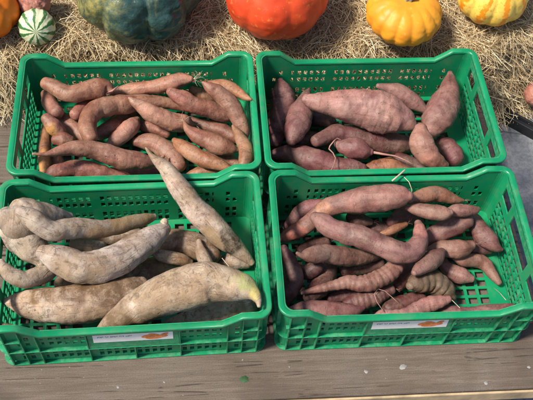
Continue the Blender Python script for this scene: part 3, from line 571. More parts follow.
 ('C', 'dusty', (0.23, 0.13, 0.07), 0.0, [(-0.5948, -0.1546, 0.1136, 0.0065), (-0.576, -0.1546, 0.1017, 0.0098), (-0.551, -0.1579, 0.0859, 0.0099), (-0.5256, -0.1591, 0.0704, 0.0066)], 'thin brown tuber lying against the front wall at the left, front left crate'),
 ('C', 'dusty', (0.23, 0.13, 0.07), 0.0, [(-0.377, -0.0544, 0.0733, 0.0184), (-0.3398, -0.0358, 0.0649, 0.0302), (-0.2949, -0.011, 0.0549, 0.0353), (-0.2534, 0.0141, 0.0458, 0.031), (-0.2204, 0.0333, 0.0387, 0.0145)], 'dark brown tuber in the gap between grey curved tuber and big front tuber'),
 ('C', 'dusty', (0.3, 0.18, 0.085), 0.0, [(-0.4659, 0.0823, 0.0532, 0.0144), (-0.4287, 0.0687, 0.0603, 0.0191), (-0.3949, 0.0667, 0.0668, 0.0119)], 'small dim tuber showing under the long pale yellow-ended tuber, front left crate'),
 ('C', 'dusty', (0.6, 0.52, 0.42), 0.0208, [(-0.2462, -0.1308, 0.0332, 0.0115), (-0.2025, -0.122, 0.0377, 0.0231), (-0.1562, -0.1108, 0.0426, 0.0289), (-0.1098, -0.1046, 0.0473, 0.029), (-0.0679, -0.0979, 0.0516, 0.0267), (-0.0372, -0.0877, 0.0548, 0.014)], 'grey cross-ribbed tuber under the big front tuber'),
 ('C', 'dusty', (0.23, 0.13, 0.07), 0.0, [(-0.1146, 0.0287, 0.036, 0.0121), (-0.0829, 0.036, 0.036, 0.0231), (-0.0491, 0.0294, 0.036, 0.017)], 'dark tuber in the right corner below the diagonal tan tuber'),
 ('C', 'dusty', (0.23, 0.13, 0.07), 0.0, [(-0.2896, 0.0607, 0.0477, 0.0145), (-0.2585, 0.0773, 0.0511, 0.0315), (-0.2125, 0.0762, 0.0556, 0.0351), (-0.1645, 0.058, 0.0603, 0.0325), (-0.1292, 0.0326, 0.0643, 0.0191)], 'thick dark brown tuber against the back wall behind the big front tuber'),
 ('C', 'dusty', (0.3, 0.18, 0.085), 0.0, [(-0.2741, 0.0275, 0.1, 0.007), (-0.2581, 0.0225, 0.0938, 0.014), (-0.2306, 0.0193, 0.0838, 0.0169), (-0.2028, 0.0186, 0.0739, 0.0149), (-0.1865, 0.016, 0.068, 0.0071)], 'small orange-brown tuber lying on the dark brown one, front left crate'),
 ('C', 'dusty', (0.36, 0.29, 0.22), 0.0, [(-0.1665, 0.0549, 0.0989, 0.0071), (-0.1645, 0.0367, 0.0972, 0.0118), (-0.1579, 0.016, 0.0952, 0.0159), (-0.149, -0.0045, 0.0931, 0.0163)], 'short grey stub poking up behind the big front tuber'),
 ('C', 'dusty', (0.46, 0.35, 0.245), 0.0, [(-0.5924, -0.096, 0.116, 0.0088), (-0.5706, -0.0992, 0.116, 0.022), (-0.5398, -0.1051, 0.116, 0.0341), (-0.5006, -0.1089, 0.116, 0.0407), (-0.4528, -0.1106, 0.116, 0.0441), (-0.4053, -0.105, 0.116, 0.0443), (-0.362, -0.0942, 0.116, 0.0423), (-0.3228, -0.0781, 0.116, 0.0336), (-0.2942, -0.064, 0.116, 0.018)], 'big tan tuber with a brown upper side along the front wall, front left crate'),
 ('C', 'dusty', (0.52, 0.43, 0.33), 0.0, [(-0.594, -0.0371, 0.191, 0.0065), (-0.5881, -0.0497, 0.1822, 0.0152), (-0.5724, -0.0628, 0.169, 0.0178), (-0.5494, -0.0656, 0.1544, 0.0192), (-0.5276, -0.0512, 0.14, 0.0221), (-0.506, -0.0285, 0.1244, 0.0225), (-0.4892, -0.0125, 0.113, 0.0136)], 'small twisted pale tuber against the left end wall of front left crate'),
 ('C', 'dusty', (0.52, 0.455, 0.37), 0.0, [(-0.464, 0.103, 0.1419, 0.0116), (-0.4884, 0.0921, 0.1559, 0.0276), (-0.5201, 0.0785, 0.1745, 0.042), (-0.5508, 0.065, 0.1931, 0.0503), (-0.5731, 0.0543, 0.2071, 0.0442), (-0.5904, 0.0556, 0.2181, 0.0264)], 'largest grey-white tuber filling the back left corner of front left crate'),
 ('C', 'dusty', (0.52, 0.455, 0.37), 0.0, [(-0.5791, 0.0666, 0.1835, 0.0449), (-0.5569, 0.0377, 0.1695, 0.0459), (-0.5348, 0.0111, 0.1561, 0.037), (-0.5151, -0.0112, 0.1445, 0.0201)], '>largest grey-white tuber filling the back left corner of front left crate'),
 ('C', 'dusty', (0.52, 0.43, 0.33), 0.0, [(-0.5474, 0.0422, 0.2658, 0.0129), (-0.5224, 0.0324, 0.2481, 0.0227), (-0.489, 0.0179, 0.2246, 0.0229), (-0.4604, 0.0303, 0.2072, 0.0243), (-0.4309, 0.0428, 0.1897, 0.0242), (-0.3982, 0.0506, 0.1711, 0.0222), (-0.3691, 0.0624, 0.1548, 0.0206), (-0.3352, 0.0841, 0.1357, 0.0187), (-0.3001, 0.1061, 0.1165, 0.0166), (-0.2729, 0.1229, 0.1022, 0.0084)], 'long pale tuber with a yellow-brown thin end by the back wall, front left crate'),
 ('C', 'dusty', (0.52, 0.455, 0.37), 0.0, [(-0.5077, -0.0201, 0.1958, 0.0174), (-0.4907, -0.0259, 0.1918, 0.0273), (-0.4652, -0.0358, 0.1858, 0.0338), (-0.4268, -0.0494, 0.1768, 0.0372), (-0.3891, -0.0461, 0.1684, 0.0385), (-0.3537, -0.0274, 0.1601, 0.0379), (-0.3221, -0.0007, 0.1519, 0.0361), (-0.2919, 0.0265, 0.1442, 0.0325), (-0.2653, 0.0511, 0.1375, 0.0266), (-0.245, 0.0727, 0.1322, 0.0164)], 'curved grey-white tuber with a pale end knob at the centre of front left crate'),
 ('C', 'dusty', (0.46, 0.35, 0.245), 0.0, [(-0.3874, -0.1772, 0.1257, 0.0065), (-0.3596, -0.1627, 0.1328, 0.0205), (-0.3273, -0.1464, 0.1409, 0.0314), (-0.2926, -0.1325, 0.1492, 0.0402), (-0.2534, -0.1191, 0.1584, 0.0468), (-0.2097, -0.1086, 0.1682, 0.0501), (-0.1661, -0.1005, 0.1779, 0.049), (-0.1313, -0.1007, 0.1854, 0.0446), (-0.0993, -0.1127, 0.1925, 0.0378), (-0.0719, -0.1241, 0.1987, 0.0301), (-0.0536, -0.1391, 0.2035, 0.0171), (-0.0441, -0.158, 0.2075, 0.0085), (-0.0431, -0.1735, 0.2103, 0.0042)], 'big pale tuber with a green patch and hooked right tip, front left crate'),
 ('C', 'dusty', (0.46, 0.35, 0.245), 0.0, [(-0.285, 0.229, 0.236, 0.0028), (-0.2715, 0.2135, 0.2253, 0.007), (-0.2535, 0.2012, 0.2139, 0.0152), (-0.2354, 0.1864, 0.2018, 0.0206), (-0.2128, 0.1565, 0.1825, 0.0258), (-0.1856, 0.1249, 0.1611, 0.0282), (-0.1559, 0.0959, 0.1399, 0.0306), (-0.1213, 0.0697, 0.118, 0.0307), (-0.0911, 0.0471, 0.0991, 0.0256), (-0.063, 0.0262, 0.0816, 0.0166), (-0.0419, 0.0087, 0.068, 0.0081)], 'long tan tuber with a dark patch lying diagonally over the back rim, front left crate'),
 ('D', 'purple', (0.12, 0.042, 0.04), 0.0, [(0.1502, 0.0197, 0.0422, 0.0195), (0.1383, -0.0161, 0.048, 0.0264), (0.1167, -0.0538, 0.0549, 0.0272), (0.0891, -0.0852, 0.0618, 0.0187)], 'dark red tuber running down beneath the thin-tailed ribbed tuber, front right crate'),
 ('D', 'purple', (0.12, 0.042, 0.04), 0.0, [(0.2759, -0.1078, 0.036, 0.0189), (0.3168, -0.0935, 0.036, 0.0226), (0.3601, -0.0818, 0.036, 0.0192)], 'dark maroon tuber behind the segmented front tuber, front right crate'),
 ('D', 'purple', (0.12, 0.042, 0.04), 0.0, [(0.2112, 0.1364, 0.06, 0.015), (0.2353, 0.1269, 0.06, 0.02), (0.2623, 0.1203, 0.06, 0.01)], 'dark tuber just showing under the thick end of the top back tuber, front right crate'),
 ('D', 'purple', (0.17, 0.06, 0.062), 0.0, [(0.3111, 0.115, 0.0663, 0.015), (0.3455, 0.1376, 0.0523, 0.0253), (0.3753, 0.1472, 0.0406, 0.0255), (0.397, 0.1384, 0.0297, 0.0128)], 'maroon tuber in the shade behind the upturned end of the hooked pink tuber'),
 ('D', 'purple', (0.17, 0.06, 0.062), 0.0, [(0.4834, 0.0555, 0.036, 0.015), (0.5134, 0.0517, 0.036, 0.0213), (0.5408, 0.048, 0.036, 0.0188), (0.56, 0.0416, 0.036, 0.0075)], 'red-purple tuber poking out right of the mottled grey one, front right crate'),
 ('D', 'purple', (0.17, 0.06, 0.062), 0.0, [(0.3886, -0.1198, 0.0309, 0.0119), (0.4236, -0.1227, 0.0344, 0.0202), (0.4581, -0.1282, 0.0379, 0.0178), (0.4982, -0.129, 0.0418, 0.019), (0.5365, -0.1269, 0.0456, 0.0202), (0.5731, -0.1221, 0.0491, 0.0119)], 'long dark tuber along the front wall at the right, front right crate'),
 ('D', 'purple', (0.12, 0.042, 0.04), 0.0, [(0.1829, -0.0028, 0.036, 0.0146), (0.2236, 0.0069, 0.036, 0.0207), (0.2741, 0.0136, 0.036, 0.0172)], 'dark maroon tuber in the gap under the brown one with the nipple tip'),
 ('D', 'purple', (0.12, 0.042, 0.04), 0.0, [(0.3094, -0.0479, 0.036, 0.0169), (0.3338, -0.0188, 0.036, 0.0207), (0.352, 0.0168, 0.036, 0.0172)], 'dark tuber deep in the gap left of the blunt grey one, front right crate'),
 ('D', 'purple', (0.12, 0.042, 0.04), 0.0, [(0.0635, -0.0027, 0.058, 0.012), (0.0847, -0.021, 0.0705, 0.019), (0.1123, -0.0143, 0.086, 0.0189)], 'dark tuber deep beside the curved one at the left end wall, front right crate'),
 ('D', 'purple', (0.235, 0.092, 0.092), 0.0, [(0.0477, 0.1199, 0.0417, 0.0075), (0.0655, 0.1352, 0.0541, 0.0162), (0.088, 0.1494, 0.0681, 0.0212), (0.1123, 0.1552, 0.081, 0.0224), (0.1383, 0.1547, 0.0943, 0.0148)], 'narrow brown tuber behind the reddish neck of the top back tuber'),
 ('D', 'purple', (0.17, 0.06, 0.062), 0.0, [(0.0288, 0.0163, 0.1224, 0.0117), (0.0378, 0.0005, 0.112, 0.0175), (0.0467, -0.0175, 0.1005, 0.0215), (0.053, -0.0417, 0.0861, 0.0262), (0.0428, -0.0692, 0.0692, 0.0222), (0.0282, -0.092, 0.0536, 0.014)], 'dull purple curved tuber standing against the left end wall of front right crate'),
 ('D', 'purple', (0.33, 0.135, 0.078), 0.0, [(0.3444, 0.127, 0.1462, 0.0121), (0.3795, 0.1447, 0.1359, 0.0208), (0.4139, 0.1564, 0.126, 0.0222), (0.4439, 0.1558, 0.117, 0.0199), (0.4705, 0.1504, 0.1083, 0.0124), (0.4928, 0.1512, 0.1018, 0.0045)], 'orange-red tuber with a pointed right tip by the back wall, front right crate'),
 ('D', 'purple', (0.17, 0.06, 0.062), 0.0, [(0.5109, 0.1301, 0.076, 0.0151), (0.522, 0.0973, 0.076, 0.0237), (0.5329, 0.065, 0.076, 0.0259), (0.548, 0.0417, 0.076, 0.0221), (0.5623, 0.0271, 0.076, 0.0122), (0.5714, 0.0226, 0.076, 0.0049)], 'dark purple tuber slanting down against the right end wall, front right crate'),
 ('D', 'purple', (0.155, 0.105, 0.068), 0.0214, [(0.3223, -0.0771, 0.0916, 0.0117), (0.3489, -0.0615, 0.0802, 0.026), (0.385, -0.0548, 0.0651, 0.0298), (0.4137, -0.0643, 0.0505, 0.03), (0.4306, -0.0844, 0.0364, 0.0168)], 'broad dark greenish lobed tuber in the middle right of front right crate'),
 ('D', 'purple', (0.17, 0.06, 0.062), 0.0142, [(0.174, -0.0989, 0.052, 0.0117), (0.1987, -0.092, 0.052, 0.0212), (0.2279, -0.0878, 0.052, 0.0224), (0.2584, -0.0757, 0.052, 0.0213), (0.2866, -0.0648, 0.052, 0.0143)], 'reddish ribbed tuber below the thin-tailed ribbed tuber'),
 ('D', 'purple', (0.235, 0.092, 0.092), 0.0, [(0.0276, -0.1276, 0.0852, 0.0057), (0.0535, -0.1223, 0.0826, 0.0149), (0.0862, -0.1219, 0.0793, 0.0229), (0.1232, -0.1265, 0.0756, 0.0264), (0.1583, -0.1286, 0.0721, 0.0253), (0.1871, -0.1257, 0.0693, 0.0173), (0.2044, -0.1205, 0.0676, 0.0081), (0.212, -0.1178, 0.0668, 0.0042)], 'purple spindle-shaped tuber along the front wall at the left, front right crate'),
 ('D', 'purple', (0.265, 0.125, 0.1), 0.0, [(0.4581, 0.0189, 0.0464, 0.0074), (0.4803, 0.0138, 0.0443, 0.0168), (0.5116, 0.0143, 0.0415, 0.0193), (0.5354, 0.0037, 0.039, 0.0178), (0.5465, -0.0178, 0.0367, 0.014), (0.561, -0.0469, 0.0336, 0.0078)], 'thin tuber bending down over the empty mesh floor, front right crate'),
 ('D', 'purple', (0.235, 0.092, 0.092), 0.0, [(0.3856, 0.0641, 0.046, 0.0149), (0.4119, 0.0745, 0.0612, 0.026), (0.4423, 0.0835, 0.0783, 0.0284), (0.4696, 0.0879, 0.0935, 0.0295), (0.492, 0.0911, 0.106, 0.0196)], 'smooth dark pink tuber below the two small end-to-end ones, front right crate'),
 ('D', 'purple', (0.34, 0.155, 0.14), 0.0, [(0.4297, 0.0285, 0.036, 0.0124), (0.435, 0.003, 0.036, 0.016), (0.4493, -0.0142, 0.036, 0.0225), (0.472, -0.026, 0.036, 0.0227), (0.4952, -0.035, 0.036, 0.0098)], 'short pale pink tuber lying right of the pointed grey one, front right crate'),
 ('D', 'purple', (0.265, 0.125, 0.1), 0.0145, [(0.0678, -0.0848, 0.088, 0.0046), (0.1012, -0.0769, 0.088, 0.0093), (0.1372, -0.069, 0.088, 0.0135), (0.1709, -0.0623, 0.088, 0.0168), (0.2061, -0.0648, 0.088, 0.0206), (0.24, -0.0594, 0.088, 0.023), (0.2708, -0.0445, 0.088, 0.024), (0.2956, -0.0239, 0.088, 0.0233), (0.3138, 0.0, 0.088, 0.0167)], 'ribbed brown tuber with a long thin left tail, under the hooked pink tuber'),
 ('D', 'purple', (0.265, 0.125, 0.1), 0.0, [(0.3963, 0.0292, 0.0711, 0.0122), (0.4213, 0.0327, 0.0735, 0.0207), (0.4471, 0.0277, 0.0761, 0.0249), (0.474, 0.0282, 0.0787, 0.0239), (0.4973, 0.0347, 0.0809, 0.0122)], 'mottled grey-pink tuber with a flat right end, front right crate'),
 ('D', 'purple', (0.265, 0.125, 0.1), 0.0, [(0.3269, -0.0617, 0.1265, 0.0081), (0.3452, -0.0457, 0.1202, 0.0186), (0.3722, -0.0257, 0.1114, 0.0247), (0.3971, -0.0057, 0.1032, 0.0202), (0.4138, 0.0108, 0.0975, 0.0096)], 'grey tuber with a blunt pointed lower left end, front right crate'),
 ('D', 'purple', (0.34, 0.155, 0.14), 0.0187, [(0.236, -0.1341, 0.0509, 0.0058), (0.2574, -0.1308, 0.0531, 0.0135), (0.2846, -0.1356, 0.0559, 0.0158), (0.3106, -0.1327, 0.0585, 0.017), (0.3352, -0.1245, 0.061, 0.0196), (0.3627, -0.114, 0.0638, 0.0202), (0.3894, -0.1084, 0.0664, 0.0178), (0.4162, -0.1029, 0.0691, 0.0094)], 'pink segmented tuber like a string of knuckles along the front wall'),
 ('D', 'purple', (0.33, 0.135, 0.078), 0.0, [(0.2826, 0.0793, 0.069, 0.0074), (0.3163, 0.0908, 0.0722, 0.0124), (0.3454, 0.1028, 0.075, 0.0074)], 'thin orange sliver of a tuber behind the hooked pink one'),
 ('D', 'purple', (0.265, 0.125, 0.1), 0.0, [(0.4338, 0.0942, 0.14, 0.0121), (0.4571, 0.0993, 0.14, 0.0169), (0.4812, 0.0958, 0.14, 0.0169), (0.5015, 0.0981, 0.14, 0.0121), (0.5096, 0.1008, 0.14, 0.0073)], 'small brown tuber end to end with the pale-tipped one, back right of front right crate'),
 ('D', 'purple', (0.265, 0.125, 0.1), 0.0, [(0.3324, 0.1074, 0.1414, 0.0048), (0.3503, 0.1016, 0.1452, 0.0144), (0.3744, 0.0919, 0.1504, 0.0211), (0.4006, 0.082, 0.156, 0.0219), (0.4209, 0.0787, 0.1602, 0.0167), (0.4326, 0.0797, 0.1626, 0.0083)], 'grey-orange tuber with a pointed left tip, back right of front right crate'),
 ('D', 'purple', (0.265, 0.125, 0.1), 0.0, [(0.0558, -0.0172, 0.1561, 0.0041), (0.0676, -0.0205, 0.1497, 0.008), (0.0826, -0.0156, 0.1427, 0.0172), (0.108, -0.0071, 0.131, 0.0237), (0.1461, -0.0011, 0.1135, 0.0253), (0.1899, 0.0034, 0.0937, 0.0233), (0.2273, 0.0114, 0.0774, 0.0197), (0.2691, 0.0256, 0.0599, 0.0122)], 'brown tuber with a small nipple tip at its left end, beneath the hooked pink tuber'),
 ('D', 'purple', (0.265, 0.125, 0.1), 0.0, [(0.0267, 0.0662, 0.07, 0.0049), (0.0463, 0.0752, 0.0777, 0.017), (0.0731, 0.0853, 0.0879, 0.0218), (0.1026, 0.1, 0.0996, 0.0218), (0.1302, 0.1203, 0.1117, 0.0243), (0.1571, 0.1304, 0.1219, 0.0255), (0.1853, 0.1318, 0.132, 0.0279), (0.2176, 0.1292, 0.1435, 0.0343), (0.2539, 0.1254, 0.1566, 0.0379), (0.2899, 0.1215, 0.1697, 0.0363), (0.3186, 0.1166, 0.1803, 0.0261), (0.3336, 0.1124, 0.186, 0.0118)], 'longest brown tuber with a reddish neck and thick right end, back of front right crate'),
 ('D', 'purple', (0.3, 0.135, 0.125), 0.0, [(0.1078, 0.0926, 0.136, 0.0143), (0.1233, 0.0796, 0.136, 0.023), (0.1451, 0.0595, 0.136, 0.0267), (0.1768, 0.0447, 0.136, 0.029), (0.2111, 0.0328, 0.136, 0.0301), (0.2469, 0.0154, 0.136, 0.0288), (0.282, -0.0046, 0.136, 0.0276), (0.3115, -0.0136, 0.136, 0.0275), (0.337, -0.0036, 0.136, 0.0265), (0.3535, 0.0231, 0.136, 0.022), (0.3578, 0.0479, 0.136, 0.0171), (0.3565, 0.0689, 0.136, 0.0096)], 'long hooked pink tuber with an upturned right end, front right crate'),
]

def roots(ob, C, org, idx, n, length, seed, mat, rad=.0006, name='rootlet'):
    rnd = random.Random(seed); mb = MB()
    for _ in range(n):
        p, r = C[idx if idx >= 0 else len(C)+idx]; d = (C[0][0]-C[4][0] if (idx if idx >= 0 else len(C)+idx) < len(C)/2 else C[-1][0]-C[-5][0]).normalized()
        d = (d+Vector((rnd.uniform(-.8, .8), rnd.uniform(-.8, .8), rnd.uniform(0, .9)))).normalized(); q = p.copy(); pts = [q.copy()]
        for k in range(7):
            d = (d+Vector((rnd.uniform(-.45, .45), rnd.uniform(-.45, .45), rnd.uniform(-.45, .3)))).normalized(); q = q+d*length/7; pts.append(q.copy())
        mb.tube([x-org for x in pts], [rad*(1-.11*k) for k in range(len(pts))], 5)
    return mb.build(name, mat, ob, True)
TUB = {}
for i, (cr, kind, tint, ring, pts, label) in enumerate(TUBERS):
    ob, C, org = tuber(kind, tint, ring, pts, zlib.crc32(label.encode()) % 997, label)
    if label.startswith('>'):                      # a lobe growing out of another root: its part
        own = TUB[label[1:]]; ob.name = 'side_lobe'; ob.parent = own[0]; ob.location = org-own[2]; continue
    tag(ob, label, 'sweet potato', GROUPS[cr]); TUB[label] = (ob, C, org)
    if kind != 'dusty' and i % 3 == 0: roots(ob, C, org, -3, 3, .022, i, M['root'], .0004)
def find(s):
    q = [k for k in TUB if s in k]; assert len(q) == 1, (s, q); return TUB[q[0]]
ob, C, org = find('white hair roots'); roots(ob, C, org, -2, 9, .035, 2, M['palehair'], .0006)
ob, C, org = find('fat smooth tuber'); roots(ob, C, org, 3, 7, .035, 4, M['palehair'], .0004)
ob, C, org = find('thin pointed tip at the centre'); roots(ob, C, org, -3, 6, .035, 9, M['palehair'], .0004)
ob, C, org = find('crooked-neck tuber with a thin root'); mb = MB()
mb.tube([Vector((-0.3876, 0.4965, 0.1319))-org, Vector((-0.3969, 0.4829, 0.1359))-org, Vector((-0.3842, 0.4912, 0.1379))-org, Vector((-0.3673, 0.5029, 0.1439))-org], [.0042, .0036, .0026, .0016], 8); mb.build('root_tail', M['root'], ob, True)
ob, C, org = find('egg-shaped'); mb = MB()
mb.tube([Vector(q)-org for q in [(0.2084, 0.3517, 0.096), (0.1981, 0.3558, 0.0973), (0.189, 0.3467, 0.0987), (0.1765, 0.3296, 0.1), (0.1725, 0.3189, 0.1013), (0.1813, 0.3049, 0.1027), (0.1857, 0.2878, 0.104), (0.1791, 0.2649, 0.1053), (0.1694, 0.2485, 0.1067), (0.1637, 0.2446, 0.108)]], [.0022, .0021, .0019, .0018, .0018, .0016, .0015, .0012, .0009, .0006], 8); mb.build('curled_rootlet', M['root'], ob, True)
mb = MB(); mb.tube([Vector(q)-org for q in [(0.2856, 0.32, 0.084), (0.3135, 0.3122, 0.085), (0.3478, 0.3072, 0.082), (0.3729, 0.2952, 0.08), (0.3947, 0.2801, 0.078)]], [.004, .003, .0024, .0018, .001], 8); mb.build('root_tail', M['root'], ob, True)
ob, C, org = find('curved grey-white tuber with'); mb = MB()
mb.tube([Vector(q)-org for q in [(-0.245, 0.0727, 0.1322), (-0.2455, 0.0733, 0.1402), (-0.2462, 0.0872, 0.1422), (-0.248, 0.0915, 0.1442)]], [.010, .0085, .0095, .004], 14); sm_ = mb.build('end_knob', M['knob'], ob, True)
ob, C, org = find('segmented tuber'); mb = MB()
mb.tube([Vector(q)-org for q in [(0.2561, -0.1321, 0.072), (0.2419, -0.109, 0.078), (0.2368, -0.0901, 0.082), (0.2473, -0.079, 0.085), (0.2633, -0.0843, 0.084), (0.2805, -0.101, 0.08), (0.2959, -0.1145, 0.075)]], .0009, 6); mb.build('looped_rootlet', M['root'], ob, True)

# ------------------------------------------------------------ straw: bales behind the table buried under loose stalks
import numpy as np
rs = np.random.default_rng(7)
def front_y(x):                                   # where the heap begins, following the backs of the crates
    y = .592
    if x < -.60: y = .592-.085*min(1, (-.60-x)/.06)
    if x > .575: y = .592-.030*min(1, (x-.575)/.05)+.34*max(0, x-.64)
    return y
def heap(x, y):
    d = y-front_y(x); t = max(0, min(1, d/.10)); t = t*t*(3-2*t)
    z = -.06+t*(.165+.03*min(1, max(0, d-.1)/.3))
    if x > .66: z -= .05*(1-t)
    return z+.030*noise.noise((x*5, y*5, 3.1))*t+.014*noise.noise((x*17, y*17, 1.7))+.010*noise.noise((x*45, y*45, .7))*t
gx = np.arange(-1.5, 1.6, .0125); gy = np.arange(-.0, .80, .0125); V = []; F = []
for iy, yy in enumerate(gy):
    for ix, xx in enumerate(gx):
        y = front_y(float(xx))+float(yy)-.004; V.append((float(xx), y, heap(float(xx), y)))
nx = len(gx)
for iy in range(len(gy)-1):
    for ix in range(nx-1):
        b = iy*nx+ix; F.append((b, b+1, b+nx+1, b+nx))
b0 = len(V)                                       # skirt down to the ground at the front
for ix, xx in enumerate(gx): V.append((float(xx), front_y(float(xx))+.01, -.12))
for ix in range(nx-1): F.append((b0+ix, b0+ix+1, ix+1, ix))
nbed = len(F)
cols = [(0, 0, 0)]*len(V)
V = V; tints = [(.72, .57, .33), (.80, .66, .41), (.62, .46, .25), (.54, .38, .19), (.87, .75, .52), (.66, .54, .34), (.42, .28, .14)]
CR_ = [(-0.3137, 0.3848), (0.2934, 0.3902)]
def in_crate(p):
    if p[2] > .20: return False
    return any(abs(p[0]-cx_) < .30 and abs(p[1]-cy_) < CW/2+.001 for cx_, cy_ in CR_)
def stalk(x, y, z, az, pit, ln, r, bend, lift, tint):
    n = 5; pts = []
    d = np.array([math.cos(az)*math.cos(pit), math.sin(az)*math.cos(pit), math.sin(pit)]); sd_ = np.array([-math.sin(az), math.cos(az), 0])
    for k in range(n):
        t = k/(n-1)-.5
        pts.append(np.array([x, y, z])+d*(ln*t)+sd_*(bend*ln*(t*t-.1))+np.array([0, 0, lift*ln*(.12-t*t)]))
    if any(in_crate(p) for p in pts): return
    b = len(V)
    for k, p in enumerate(pts):
        rr = r*(1-.25*abs(k/(n-1)-.5))
        for q in range(3):
            a_ = 2*math.pi*q/3+az; w_ = sd_*(rr*math.cos(a_))+np.array([0, 0, rr*math.sin(a_)]); V.append(tuple((p+w_).tolist())); cols.append(tint)
    for k in range(n-1):
        for q in range(3): F.append((b+k*3+q, b+k*3+(q+1) % 3, b+k*3+3+(q+1) % 3, b+k*3+3+q))
def jit(t, f): return tuple(min(.9, c_*f) for c_ in t)
NST = 40000
for k in range(NST):
    x = rs.uniform(-1.0, 1.15); y = front_y(x)+.40*rs.random()**1.25-.005
    clump = noise.noise((x*9, y*9, 8.8))
    az = rs.uniform(0, 6.283) if rs.random() < .45 else (clump*5+rs.normal(0, .5))
    depth = rs.random()
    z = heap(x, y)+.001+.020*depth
    ln = rs.uniform(.04, .15); r = rs.uniform(.00042, .00105)
    t = tints[min(6, int(rs.random()**1.0*7))]
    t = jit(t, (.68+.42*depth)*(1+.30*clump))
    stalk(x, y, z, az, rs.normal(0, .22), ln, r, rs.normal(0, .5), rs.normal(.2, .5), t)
for k in range(420):                              # stalks hanging over the right-hand edge
    x = rs.uniform(.60, .86); y = front_y(x)+rs.uniform(-.02, .06)
    stalk(x, y, heap(x, y)+rs.uniform(.0, .05), rs.normal(-1.6, .7), rs.normal(-.7, .4), rs.uniform(.05, .16), rs.uniform(.0006, .0012), rs.normal(0, .5), rs.normal(0, .5), jit(tints[rs.integers(0, 6)], rs.uniform(.8, 1.25)))
so_ = mesh('straw', V, F, [M['straw'], M['bed']], None, False)
ca = so_.data.color_attributes.new('stalk', 'FLOAT_COLOR', 'POINT')
ca.data.foreach_set('color', np.concatenate([np.array(cols, np.float32), np.ones((len(cols), 1), np.float32)], 1).ravel())
mi = np.zeros(len(F), np.int32); mi[:nbed] = 1; so_.data.polygons.foreach_set('material_index', mi)
tag(so_, 'loose golden straw heaped behind the crates under the pumpkins', 'straw', kind='stuff')
# a few stray stalks on the crates
def bit(pts, r, label, mat=None):
    mb = MB(); mb.tube([Vector(p) for p in pts], r, 6); return tag(mb.build('straw_stalk', mat or M['palehair'], None, True), label, 'straw stalk')
bit([(0.3011, 0.1661, 0.172), (0.3172, 0.1784, 0.175), (0.3363, 0.1938, 0.178)], 0.0022, 'short pale straw end lying on the back rim of the front right crate')
bit([(0.3337, 0.18, 0.168), (0.3443, 0.1664, 0.166), (0.3514, 0.1502, 0.155), (0.3487, 0.1365, 0.145)], 0.0008, 'thin straw dangling inside the back wall of the front right crate')
bit([(0.405, -0.1303, 0.12), (0.4105, -0.143, 0.125), (0.4159, -0.1556, 0.13)], 0.0009, 'bent straw at the right end of the segmented front tuber')
bit([(0.5478, -0.1155, 0.08), (0.5461, -0.087, 0.06), (0.5407, -0.0658, 0.045)], 0.0007, 'thin straw on the mesh floor in the right of the front right crate')
bit([(-0.114, 0.0009, 0.11), (-0.1032, -0.0181, 0.115), (-0.0947, -0.0341, 0.12)], 0.0009, 'pale straw sticking up behind the right end of the big front tuber')
bit([(-0.3449, 0.5029, 0.12), (-0.3234, 0.5077, 0.13), (-0.3101, 0.5136, 0.135)], 0.0006, 'fine straw lying by the back wall of the rear left crate')

# ------------------------------------------------------------ pumpkins and squashes
def pumpkin(name, loc, a_, c_, lobes, depth, mat, label, cat, tilt=(0, 0, 0), lump=.02, dimple=.18, sharp=1.0, stem=None, seed=1, prof_pow=1.0):
    nu, nv = 144, 64; V = []; F = []; UV = []
    for j in range(nv+1):
        t = math.pi*j/nv
        for i in range(nu):
            th = 2*math.pi*i/nu
            g_ = abs(math.sin(th*lobes/2+.35*noise.noise((math.cos(th), math.sin(th), seed))))**sharp if lobes else 1
            st = math.sin(t)
            rr = a_*st**prof_pow*(1-depth*(1-g_)*min(1, st*1.6))
            z = c_*math.cos(t)*(1-.0)
            pole = math.exp(-(st/.42)**2)
            z *= 1-dimple*pole
            nn = 1+lump*noise.noise((math.cos(th)*st*3.1+seed, math.sin(th)*st*3.1, math.cos(t)*3.1))+lump*.5*noise.noise((math.cos(th)*st*8+seed, math.sin(th)*st*8, math.cos(t)*8))
            V.append((rr*math.cos(th)*nn, rr*math.sin(th)*nn, z*nn)); UV.append((i/nu, j/nv))
    for j in range(nv):
        for i in range(nu): F.append((j*nu+i, (j+1)*nu+i, (j+1)*nu+(i+1) % nu, j*nu+(i+1) % nu))
    e = empty(name, loc); e.rotation_euler = tuple(R(x) for x in tilt); tag(e, label, cat)
    bo = mesh('body', V, F, mat, e, True)
    uvl = bo.data.uv_layers.new(name='UVMap')
    for pi, po in enumerate(bo.data.polygons):
        for li in po.loop_indices:
            vi = bo.data.loops[li].vertex_index; u_, v_ = UV[vi]
            if pi % nu == nu-1 and vi % nu == 0: u_ = 1.0
            uvl.data[li].uv = (u_, v_)
    if stem:
        h, r0, r1 = stem; V = []; F = []; n = 30; m_ = 12
        for j in range(m_+1):
            t = j/m_; r_ = r1+(r0-r1)*(1-t)**2.2; zz = c_*(1-dimple)-.006+h*t
            for i in range(n):
                th = 2*math.pi*i/n; q = r_*(1+.22*math.cos(5*th+t*.6)); V.append((q*math.cos(th)+.25*h*t*t, q*math.sin(th)-.1*h*t*t, zz))
        for j in range(m_):
            for i in range(n): F.append((j*n+i, j*n+(i+1) % n, (j+1)*n+(i+1) % n, (j+1)*n+i))
        F.append(tuple(m_*n+i for i in range(n)))
        mesh('stem', V, F, M['stem'], e, True)
    return e
pumpkin('green_squash', (-0.3198, 0.7876, 0.2350), 0.1736, 0.1356, 8, .13, M['green_skin'], 'large dark green ribbed squash with a yellow-green side, on the straw', 'squash', tilt=(14, 0, 12), lump=.055, sharp=.6, stem=(.05, .022, .012), seed=4)
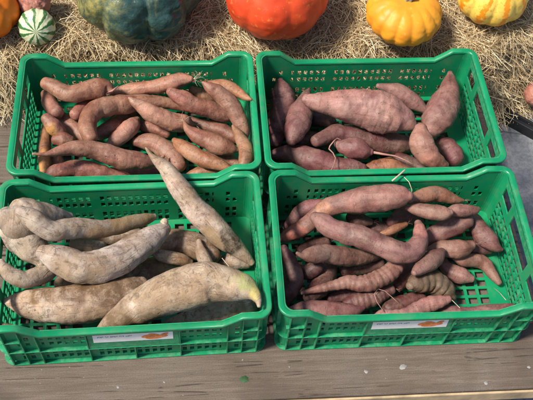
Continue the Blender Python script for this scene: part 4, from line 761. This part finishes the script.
pumpkin('red_pumpkin', (0.0569, 0.7628, 0.2400), 0.1474, 0.1283, 8, .045, M['red_skin'], 'bright red-orange pumpkin on the straw behind the gap between the rear crates', 'pumpkin', tilt=(6, 4, 10), lump=.025, sharp=.8, stem=(.05, .018, .011), seed=2)
pumpkin('yellow_pumpkin', (0.4107, 0.7062, 0.2050), 0.1064, 0.0691, 15, .065, M['yellow_skin'], 'flat yellow scalloped pumpkin with a grey stem on the straw', 'pumpkin', tilt=(4, 0, 8), lump=.02, sharp=.65, dimple=.22, stem=(.030, .013, .010), seed=9)
pumpkin('striped_squash', (0.6750, 0.7834, 0.2150), 0.1077, 0.0822, 10, .07, M['carnival_skin'], 'round pale yellow squash with orange stripes on the straw at the right', 'squash', tilt=(10, 0, 9), lump=.02, sharp=.8, stem=(.03, .012, .008), seed=6)
pumpkin('orange_pumpkin', (-0.7404, 0.7482, 0.2000), 0.1125, 0.0884, 12, .09, M['orange_skin'], 'glossy orange pumpkin at the far left edge on the straw', 'pumpkin', tilt=(8, 0, 0), lump=.02, sharp=.7, stem=(.04, .014, .010), seed=8)
pumpkin('striped_gourd', (-0.5897, 0.6973, 0.1650), 0.0499, 0.0445, 10, .04, M['gourd_skin'], 'small cream gourd with dark green stripes beside the orange pumpkin', 'gourd', tilt=(64, 0, 6), lump=.02, sharp=.9, dimple=.03, seed=3)
pumpkin('turban_squash', (-0.5975, 0.7635, 0.2000), 0.0459, 0.0405, 8, .06, M['turban_skin'], 'pinkish brown squash wedged behind the small striped gourd', 'squash', tilt=(25, 10, 0), lump=.08, sharp=.8, stem=(.03, .009, .006), seed=12)
pumpkin('brown_squash', (0.8425, 0.6021, -.02), 0.0386, 0.0357, 8, .06, M['turban_skin'], 'orange-brown squash lying at the right end of the straw by the black rail', 'squash', tilt=(20, -30, 0), lump=.05, stem=(.03, .009, .006), seed=15)
p0, p1 = Vector((0.7467, 0.5965, -0.09)), Vector((0.865, 0.4985, -0.09)); d = (p1-p0).normalized(); e = empty('steel_rail', ((p0+p1)/2)[:], math.atan2(d.y, d.x)); tag(e, 'black steel rail leaving the right end of the straw', 'rail')
L_ = (p1-p0).length/2+.05
b_ = MB(); b_.box(-L_, L_, -.010, .010, -.0295, .006); bevel(b_.build('bar', M['dark_metal'], e), .002)
b_ = MB(); b_.box(-L_, L_, .003, .0095, .0065, .018); bevel(b_.build('flange', M['dark_metal'], e), .001)
